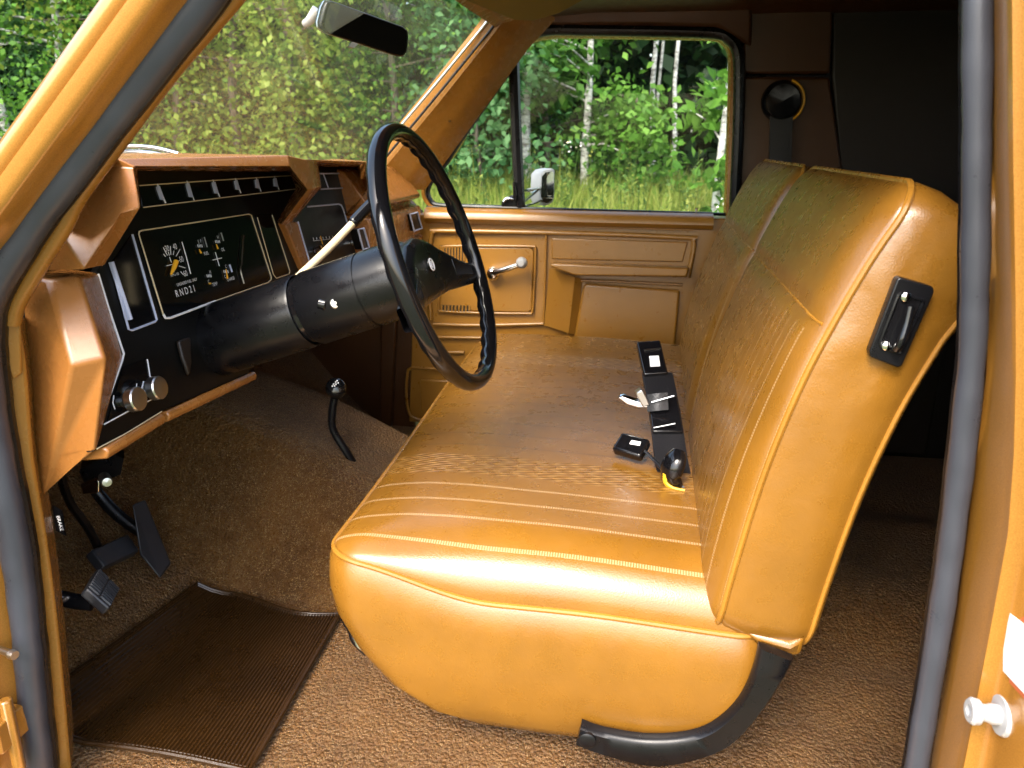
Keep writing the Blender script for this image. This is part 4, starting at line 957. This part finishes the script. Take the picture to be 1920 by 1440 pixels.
# ================================================================== outside mirror of the far door
MX = 2.74
om = thing('door_mirror', 'white rimmed door mirror on a chrome bracket outside the far window', 'mirror', tuple(P(980, 385, x=2.56)))
q = [(1014, 327), (1022, 318), (1036, 315), (1041, 319), (1040, 370), (1037, 380), (1026, 386), (1018, 385), (1012, 372)]
pp = PL(q, x=MX)
mb = MB(); mb.prism([p + Vector((.0, .0, 0)) for p in pp], (.03, .04, 0)); ms = build('mirror_shell', mb, 'white_plastic', om, bevel=.008, seg=3)
cq = sum(pp, Vector()) / len(pp); mb = MB(); mb.prism([cq + (p - cq) * .84 + Vector((-.002, 0, 0)) for p in pp], (.002, 0, 0)); build('mirror_pane', mb, 'mirror', om)
for u0, v0, u1, v1 in ((976, 384, 1014, 350), (976, 360, 1014, 352), (985, 388, 1018, 376)):
    mb = MB(); mb.tube([P(u0, v0, x=2.55), P(u1, v1, x=MX + .01)], .006, 8); build('mirror_strut', mb, 'chrome', om)

# ================================================================== rear-view mirror, visor
rm = thing('rearview_mirror', 'black framed rear-view mirror hanging before the windshield', 'mirror', tuple(P(683, 55, x=1.66)))
cs = [(607, 14, 1.572), (613, 3, 1.575), (624, 2, 1.585), (756, 50, 1.735), (766, 58, 1.748), (767, 70, 1.75), (764, 98, 1.748), (757, 106, 1.742), (745, 105, 1.728), (612, 62, 1.575), (601, 52, 1.568), (600, 42, 1.567)]
pp = [P(u, v, x=x) for u, v, x in cs]; cq = sum(pp, Vector()) / len(pp)
nrm = ((pp[3] - pp[1]).cross(pp[10] - pp[1])).normalized()
if nrm.dot(CAM - cq) < 0: nrm = -nrm
mb = MB(); mb.prism(pp, -nrm * .022); hs = build('mirror_housing', mb, 'black_matt', rm, bevel=.004, seg=3)
mb = MB(); mb.prism([cq + (p - cq) * .93 + nrm * .0008 for p in pp], -nrm * .002); build('mirror_pane', mb, 'mirror', rm)
mb = MB(); mb.prism([p - nrm * .006 + (p - cq).normalized() * .0025 for p in pp], -nrm * .004); build('mirror_band', mb, 'chrome_dull', rm)
b0_ = P(606, 20, x=1.60) - nrm * .02
mb = MB(); mb.tube([b0_, P(592, 40, x=1.60) - nrm * .022, P(588, 46, x=1.61) - nrm * .03], [.012, .009, .008], 10); build('mirror_arm', mb, 'white_plastic', rm)
mb = MB(); mb.prism(PL([(660, 78), (672, 82), (664, 90), (654, 87)], x=1.63), (.01, .008, 0)); build('day_night_tab', mb, 'black_gloss', rm)
vz = [(822, -60, 1.90), (855, -4, 1.95), (962, 38, 2.18), (1000, 41, 2.20), (1050, 26, 2.20), (1095, 2, 2.18), (1130, -60, 2.15)]
pp = [P(u, v, x=x) for u, v, x in vz]; mb = MB(); mb.prism(pp, (.0, .012, .022)); vi = build('sun_visor', mb, 'lining_olive', None, bevel=.006, seg=3)
tag(vi, 'olive padded sun visor folded up above the far windshield pillar', 'sun visor')

# ================================================================== floor lever
kp_ = P(630, 729, x=1.58)
gl = thing('gear_lever', 'black floor lever with round knob beside the tunnel', 'gear lever', tuple(P(700, 905, x=1.60)))
st = [kp_, P(623, 775, x=1.58), P(625, 806, x=1.585), P(650, 848, x=1.59), P(676, 888, x=1.60), P(700, 912, x=1.60)]
mb = MB(); mb.tube(cat(st, 6), .0092, 12); build('stem', mb, 'black_matt', gl)
up_ = (CAM - kp_).normalized().lerp(Vector((0, 0, 1)), .35).normalized()
mb = MB(); mb.lathe(kp_, up_, [(0, .0255), (.012, .024), (.017, .019), (.0185, .0185), (.0215, .014), (.0235, .004), (.0225, -.008), (.016, -.018), (.009, -.024)], 28); kb_ = build('knob', mb, 'black_gloss', gl)
rt = up_.cross(Vector((0, 1, 0))).normalized(); 
if rt.dot(CR) < 0: rt = -rt
u2 = up_.cross(rt); u2 = u2 if u2.z > 0 else -u2
mb = MB()
for dx, dy in ((-.006, .006), (-.001, .0045), (.005, .001), (-.005, .0015), (0, -.0005), (.004, -.0045), (.009, -.001)):
    c = kp_ + up_ * .0252 + rt * dx + u2 * dy; mb.prism([c - rt * .0016 - u2 * .0013, c + rt * .0016 - u2 * .0013, c + rt * .0016 + u2 * .0013, c - rt * .0016 + u2 * .0013], up_ * .0012)
build('shift_pattern', mb, 'white_mark', kb_)
c = P(692, 915, x=1.60); mb = MB(); mb.lathe(c - Vector((0, 0, .03)), (0, .2, 1), [(.06, -.03), (.055, 0), (.035, .012), (.022, .03), (.014, .04)], 24); build('boot', mb, 'black_matt', gl)

# ================================================================== pedals
def pad(name, quad, up_n, th, mat, parent):
    mb = MB(); mb.prism(quad, up_n * -th); return build(name, mb, mat, parent, bevel=.004, seg=3)
# parking brake: ribbed pad near the kick panel
pk = thing('parking_brake_pedal', 'black ribbed parking brake pedal lowest by the kick panel', 'pedal', tuple(P(180, 1100, x=1.0)))
qd = [P(163, 1102, x=.965), P(207, 1140, x=.965), P(225, 1105, x=1.03), P(185, 1064, x=1.03)]
nrm = (qd[1] - qd[0]).cross(qd[3] - qd[0]).normalized(); nrm = nrm if nrm.dot(CAM - qd[0]) > 0 else -nrm
pd = pad('pad', qd, nrm, .018, 'pedal_rubber', pk)
for h0 in (0, 1):
    for k in range(8):
        t0 = .06 + .44 * k / 8 if 0 else None
        s0, s1_ = (.04, .46) if h0 == 0 else (.54, .96)
        f = .10 + .80 * k / 7
        A = qd[0].lerp(qd[3], f); B = qd[1].lerp(qd[2], f)
        mb = MB(); mb.tube([A.lerp(B, s0) + nrm * .001, A.lerp(B, s1_) + nrm * .001], .0028, 6); build('pad_rib', mb, 'pedal_rubber', pk)
mb = MB(); mb.tube(cat([P(190, 1115, x=1.0) - nrm * .02, P(130, 1125, x=.99), P(95, 1105, x=.98), P(70, 1000, x=.98)], 5), .013, 10, flat=.6); build('arm', mb, 'black_gloss', pk)
# brake pedal
bp_ = thing('brake_pedal', 'black brake pedal pad left of the tall accelerator', 'pedal', tuple(P(215, 1035, x=1.17)))
qd = [P(172, 1030, x=1.13), P(197, 1062, x=1.12), P(262, 1032, x=1.24), P(240, 1000, x=1.25)]
nrm = (qd[1] - qd[0]).cross(qd[3] - qd[0]).normalized(); nrm = nrm if nrm.dot(CAM - qd[0]) > 0 else -nrm
pad('pad', qd, nrm, .02, 'pedal_rubber', bp_)
mb = MB(); mb.tube(cat([P(205, 1030, x=1.19) - nrm * .02, P(165, 990, x=1.18), P(130, 940, x=1.17), P(110, 880, x=1.16)], 5), .014, 10, flat=.6); build('arm', mb, 'black_matt', bp_)
# accelerator
ac = thing('accelerator_pedal', 'tall black accelerator pedal against the carpeted toe board', 'pedal', tuple(P(290, 1080, x=1.26)))
qd = [P(262, 1040, x=1.24), P(300, 1084, x=1.235), P(321, 1056, x=1.29), P(272, 936, x=1.30), P(248, 946, x=1.26)]
nrm = (qd[1] - qd[0]).cross(qd[3] - qd[0]).normalized(); nrm = nrm if nrm.dot(CAM - qd[0]) > 0 else -nrm
pad('pad', qd, nrm, .02, 'pedal_rubber', ac)
mb = MB(); mb.tube(cat([P(270, 1000, x=1.28) - nrm * .02, P(220, 965, x=1.29), P(180, 920, x=1.29), P(160, 880, x=1.28)], 5), .012, 10, flat=.6); build('arm', mb, 'black_matt', ac)
# brake release pull with its lettering
rl = thing('brake_release', 'bright metal brake release pull hanging under the dash edge', 'handle', tuple(P(190, 900, x=1.0)))
mb = MB(); mb.prism(PL([(152, 914), (186, 900), (186, 925), (155, 928)], x=1.0), (.012, .012, 0)); build('pull', mb, 'chrome', rl, bevel=.002)
mb = MB(); mb.lathe(P(200, 903, x=1.01), (-.6, -.6, .1), [(0, .006), (.007, .005), (.009, 0), (.009, -.03)], 20); build('bushing', mb, 'chrome_dull', rl)
mb = MB(); mb.prism(PL([(150, 880), (210, 850), (232, 860), (226, 890), (200, 900), (160, 905)], x=1.05), (.03, .02, 0)); build('bracket', mb, 'black_matt', rl)
pt = thing('release_tag', 'narrow black brake tag with white letters beside the kick trim', 'tag', tuple(P(113, 975, x=.93)))
mb = MB(); mb.prism(PL([(105, 950), (118, 958), (124, 1005), (112, 998)], x=.93), (.004, .01, 0)); build('plate', mb, 'black_gloss', pt)
t0 = P(109, 963, x=.929); t1 = P(119, 997, x=.929); text('tag_lettering', 'BRAKE', .0095, (t0 + t1) / 2 + Vector((-.002, 0, 0)), t1 - t0, (0, -1, .2), 'white_mark', pt, sx=.9)

# ================================================================== rubber mat
mt = thing('floor_mat', 'brown ribbed rubber mat on the driver floor carpet', 'floor mat', (1.1, .76, .01))
cn = [P(372, 1112, z=.012), P(640, 1150, z=.012), Vector((.886, .572, .012)), Vector((.886, .972, .012))]
def mxy(s, t):                                 # s to the tunnel, t to the seat
    p = cn[3].lerp(cn[0], s).lerp(cn[2].lerp(cn[1], s), t)
    if s > .8: p.x += .016 * math.sin(2 * math.pi * t) * ((s - .8) / .2) ** 2
    if s < .2: p.x += .012 * math.sin(math.pi * t) * ((.2 - s) / .2) ** 2
    return p
rows = []; NR = 54
for i in range(NR * 4 + 1):
    t = .012 + .976 * i / (NR * 4); dz = (.0, .0034, .0038, .0004)[i % 4]
    rows.append([mxy(s, t) + Vector((0, 0, dz + (floor_z(mxy(s, t).x, mxy(s, t).y)))) for s in (.015, .1, .2, .35, .5, .65, .8, .9, .985)])
mb = MB(); mb.grid(rows); build('ribbed_field', mb, 'mat_rubber', mt, angle=25)
edge = [mxy(s / 12, 0) for s in range(13)] + [mxy(1, t / 12) for t in range(1, 13)] + [mxy(1 - s / 12, 1) for s in range(1, 13)] + [mxy(0, 1 - t / 12) for t in range(1, 12)]
for inset, rad in ((.985, .0045), (.955, .0025)):
    ce = sum(edge, Vector()) / len(edge)
    mb = MB(); mb.tube([ce + (p - ce) * inset + Vector((0, 0, floor_z(p.x, p.y) + .001)) for p in edge], rad, 8, closed=True); build('mat_border', mb, 'mat_rubber', mt)

# ================================================================== latch pillar: striker and sticker
sk0 = onjamb(1884, 1342); ax_ = P(1812, 1331, y=sk0.y + .06) - sk0
ax_ = Vector((.0, 1, .0)); tgt = None
stk = thing('door_striker', 'bright door striker bolt with round flange on the latch pillar', 'striker', tuple(sk0))
# length such that the head shows at its pixel
d_ = CF + CR * ((1822 - 960) / FPX) - CU * ((1333 - 720) / FPX)
end = CAM + d_ * (sk0.x / d_.x)
ax_ = (end - sk0); L_ = ax_.length; ax_.normalize()
mb = MB(); mb.lathe(sk0, ax_, [(.0, .006), (.019, .006), (.0205, .003), (.0205, -.002)], 28); build('flange', mb, 'white_plastic', stk)
mb = MB(); mb.lathe(sk0, ax_, [(.010, .004), (.010, L_ * .45), (.0085, L_ * .55), (.0085, L_ * .72), (.0125, L_ * .80), (.0135, L_), (.011, L_ + .003), (.006, L_ + .003), (.006, L_ - .002), (0, L_ - .002)], 24); build('bolt', mb, 'white_plastic', stk)
qs = [(1886, 1124), (1975, 1195), (1965, 1350), (1860, 1237)]
pp = [onjamb(u, v) for u, v in qs]; nj = (pp[1] - pp[0]).cross(pp[3] - pp[0]).normalized(); nj = nj if nj.dot(CAM - pp[0]) > 0 else -nj
cq = sum(pp, Vector()) / 4
stc = thing('sticker', 'white sticker with red border on the latch pillar above the striker', 'sticker', tuple(cq))
mb = MB(); mb.prism([p + nj * .004 for p in pp], -nj * .001); build('sticker_border', mb, 'sticker_edge', stc)
mb = MB(); mb.prism([cq + (p - cq) * .84 + nj * .005 for p in pp], -nj * .0008); build('sticker_field', mb, 'sticker', stc)
# small bright hook behind the seat
hk = P(1712, 1120, x=1.9); mb = MB(); mb.tube([hk + Vector((0, 0, -.01)), hk, hk + Vector((0, -.06, -.005))], .002, 6); ho = build('cargo_hook', mb, 'chrome'); tag(ho, 'tiny bright wire hook in the dark behind the seat', 'hook')

# ================================================================== trees, weeds, wood
rnd = random.Random(5)
def leafquad(mb, p, n, up, L, W):
    """one bent leaf: four triangles' worth in two quads"""
    s = n.cross(up).normalized() * W / 2; t = up * L
    b = p; m = p + t * .5 + n * L * .12; e = p + t
    o = len(mb.v)
    mb.v += [tuple(b), tuple(m + s), tuple(e), tuple(m - s)]
    mb.f += [(o, o + 1, o + 2, o + 3)]
def rdir(r): 
    v = Vector((r.gauss(0, 1), r.gauss(0, 1), r.gauss(0, 1))); return v.normalized()
def tree(kind, label, base, h, trunk_r, crown_r, crown_lo, nleaf, L, lmat, bark, lean=(0, 0), nclump=26, group=None):
    base = Vector((base[0], base[1], gz(base[0], base[1]) - .05)); r = rnd; h = h if h < 5 else 5 + (h - 5) * .3
    t = thing(kind, label, 'bush' if kind == 'bush' else 'tree', tuple(base), group or 'trees and bushes along the wood edge')
    top = base + Vector((lean[0], lean[1], h))
    path = [base.lerp(top, k / 7) + Vector((r.uniform(-.05, .05), r.uniform(-.05, .05), 0)) * (1 if 0 < k < 7 else 0) for k in range(8)]
    mb = MB(); mb.tube(cat(path, 2), [lerp(trunk_r, trunk_r * .3, k / 14) for k in range(15)], 8)
    clumps = []
    for k in range(nclump):
        f = crown_lo + (1 - crown_lo) * (k + r.random()) / nclump
        c = base.lerp(top, f); a = r.uniform(0, 2 * math.pi); rr = crown_r * (1 - .55 * abs(f - .45)) * r.uniform(.35, 1)
        e = c + Vector((math.cos(a) * rr, math.sin(a) * rr, r.uniform(-.1, .35)))
        mb.tube([c, c.lerp(e, .5) + Vector((0, 0, .06)), e], [trunk_r * .28, trunk_r * .18, trunk_r * .07], 5); clumps.append((e, c))
    build('trunk', mb, bark, t)
    lf = MB()
    for k in range(nleaf):
        e, c = clumps[r.randrange(len(clumps))]
        q = c.lerp(e, r.uniform(.45, 1.1)); s = crown_r * .20
        p = q + Vector((r.gauss(0, s), r.gauss(0, s), r.gauss(0, s * .7)))
        n = (rdir(r) + Vector((-.5, -.2, .7))).normalized(); up = rdir(r); up = (up - n * up.dot(n)).normalized()
        up = (up + Vector((0, 0, -.35))).normalized(); l_ = L * r.uniform(.6, 1.25)
        leafquad(lf, p, n, up, l_, l_ * r.uniform(.5, .75))
    build('crown', lf, lmat, t, recalc=False, weld=False, angle=180)
    return t
def polar(u, dist):
    """a spot on the ground seen at photo column u, at this distance from the door"""
    d = CF + CR * ((u - 960) / FPX) - CU * ((300 - 720) / FPX); d = Vector((d.x, d.y, 0)).normalized(); p = d * dist
    return (p.x, p.y, GZ)
# trees whose trunks can be told apart
tree('birch_tree', 'pale birch trunk just right of the vent window bar', polar(990, 11.5), 6.5, .085, 1.2, .25, 2600, .13, 'leaf_bright', 'birch_bark')
tree('young_tree', 'slim dark trunk with bright leaves left of centre in the far window', polar(1024, 12.2), 6, .05, 1.3, .15, 3200, .14, 'leaf_bright', 'bark')
tree('young_tree', 'leafy young tree in the middle of the far window', polar(1098, 11.3), 5.5, .06, 1.15, .12, 2800, .14, 'leaf_mid', 'birch_bark')
tree('birch_tree', 'leftmost of the thin white birches in the dark of the wood', polar(1216, 13.4), 9, .05, 1.0, .8, 900, .13, 'leaf_mid', 'birch_bark', (.1, -.1))
tree('birch_tree', 'thinnest white birch, between two others in the wood', polar(1230, 13.8), 9, .030, .9, .8, 800, .13, 'leaf_mid', 'birch_bark')
tree('birch_tree', 'rightmost of the thin white birches in the dark of the wood', polar(1254, 13.6), 9, .042, 1.0, .8, 900, .13, 'leaf_mid', 'birch_bark', (-.1, -.2))
tree('young_tree', 'big leaved sapling at the rear edge of the far window', polar(1352, 8.6), 4.6, .045, .50, .12, 900, .15, 'leaf_bright', 'birch_bark')
tree('bush', 'low leafy bush at the wood edge below the thin birches', polar(1190, 11.2), 1.5, .025, .9, .1, 1300, .13, 'leaf_bright', 'bark')
tree('bush', 'leafy bush seen through the vent window', polar(900, 10.5), 3.2, .03, 1.2, .08, 2400, .12, 'leaf_blue', 'bark')
tree('young_tree', 'bushy tree rising behind the vent window', polar(930, 13), 6.5, .06, 1.5, .1, 3000, .13, 'leaf_mid', 'bark')
tree('forked_tree', 'grey forked trunk beside the rear-view mirror', polar(822, 11.5), 7, .10, 1.5, .35, 5979, .085, 'leaf_mid', 'birch_bark', (.3, -.1))
tree('young_tree', 'dense tree behind the steering wheel top', polar(745, 11), 6.0, .06, 1.6, .06, 7000, .09, 'leaf_bright', 'bark')
tree('young_tree', 'leafy tree under the rear-view mirror', polar(655, 11.5), 6.0, .06, 1.7, .06, 7000, .09, 'leaf_haze', 'bark')
tree('young_tree', 'leafy tree in the middle of the windshield', polar(560, 11), 6.2, .07, 1.7, .06, 7000, .09, 'leaf_haze', 'bark')
tree('young_tree', 'leafy tree in the windshield above the gauges', polar(455, 11.5), 6.4, .07, 1.7, .06, 7000, .09, 'leaf_haze', 'bark')
tree('young_tree', 'leafy tree against the near windshield pillar', polar(340, 11.5), 6.4, .07, 1.8, .06, 7000, .09, 'leaf_haze', 'bark')
tree('young_tree', 'bright tree outside left of the near pillar', polar(150, 12), 6.6, .07, 1.9, .06, 10580, .085, 'leaf_bright', 'birch_bark')
tree('young_tree', 'bright tree at the upper left corner of the photo', polar(20, 12.5), 6.6, .07, 1.9, .06, 10580, .085, 'leaf_blue', 'birch_bark')
# the wood behind, one mass
lf = MB(); r = rnd
for k in range(64000):
    u = r.uniform(-35, 75); dist = r.uniform(14.8, 22); z = gz(math.cos(math.radians(u)) * dist, math.sin(math.radians(u)) * dist) + (r.random() ** .9) * 6.2
    a = math.radians(u); p = Vector((math.cos(a) * dist, math.sin(a) * dist, z))
    n = (rdir(r) + Vector((-.6, -.2, .5))).normalized(); up = rdir(r); up = (up - n * up.dot(n)).normalized(); l_ = r.uniform(.22, .46)
    leafquad(lf, p, n, up, l_, l_ * .7)
wd = build('woodland', lf, 'leaf_shade', None, recalc=False, weld=False, angle=180); tag(wd, 'mass of woodland behind the front trees, shade painted into its leaves', 'woodland', kind='stuff')
mb = MB()
for k in range(60):
    a = math.radians(r.uniform(-35, 75)); dist = r.uniform(15.5, 21); x, y = math.cos(a) * dist, math.sin(a) * dist
    mb.tube([Vector((x, y, gz(x, y) - .1)), Vector((x + r.uniform(-.2, .2), y + r.uniform(-.2, .2), GZ + 7))], r.uniform(.04, .12), 6)
tk = build('wood_trunks', mb, 'bark', None, weld=False); tag(tk, 'far trunks inside the dark woodland', 'trunks', kind='stuff')
# tall weeds and grass up to the trees
mb = MB()
def blade(mb, p, h, wd_, lean):
    s = Vector((r.uniform(-1, 1), r.uniform(-1, 1), 0)).normalized() * wd_
    m = p + Vector((lean[0] * .35, lean[1] * .35, h * .6)); e = p + Vector((lean[0], lean[1], h)); o = len(mb.v)
    mb.v += [tuple(p - s), tuple(p + s), tuple(m + s * .7), tuple(m - s * .7), tuple(e)]; mb.f += [(o, o + 1, o + 2, o + 3), (o + 3, o + 2, o + 4)]
for k in range(52000):
    a = math.radians(r.uniform(-30, 62)); dist = 4.5 + 8.2 * math.sqrt(r.random()); p = Vector((math.cos(a) * dist, math.sin(a) * dist, gz(math.cos(a) * dist, math.sin(a) * dist) - .02))
    h = r.uniform(.22, .6); blade(mb, p, h, r.uniform(.005, .012), (r.gauss(0, .14), r.gauss(0, .14)))
gr = build('tall_grass', mb, 'grass', None, recalc=False, weld=False, angle=180); tag(gr, 'tall yellow green grass between the truck and the wood', 'grass', kind='stuff')
mb = MB(); fm = MB()
for k in range(420):
    a = math.radians(r.uniform(-28, 60)); dist = 7.5 + 5 * r.random(); p = Vector((math.cos(a) * dist, math.sin(a) * dist, gz(math.cos(a) * dist, math.sin(a) * dist))); h = r.uniform(.45, 1.0)
    mb.tube([p, p + Vector((r.gauss(0, .06), r.gauss(0, .06), h))], .006, 4)
    for j in range(26):
        f = r.uniform(.25, 1); q = p + Vector((0, 0, h * f)); d = Vector((r.uniform(-1, 1), r.uniform(-1, 1), r.uniform(0, .6))).normalized()
        leafquad(mb, q, Vector((0, 0, 1)).lerp(rdir(r), .4).normalized(), d, r.uniform(.08, .16) * (1.25 - f), .025)
    if r.random() < .07:
        for j in range(14): leafquad(fm, p + Vector((r.gauss(0, .07), r.gauss(0, .07), h + r.uniform(-.05, .08))), (rdir(r) + Vector((-1, 0, 1))).normalized(), rdir(r), .028, .022)
wdz = build('weeds', mb, 'weed', None, recalc=False, weld=False, angle=180); tag(wdz, 'tall leafy weeds along the wood edge', 'weeds', kind='stuff')
ff = build('wild_flowers', fm, 'flower', None, recalc=False, weld=False, angle=180); tag(ff, 'small white wild flowers among the weeds', 'flowers', kind='stuff')
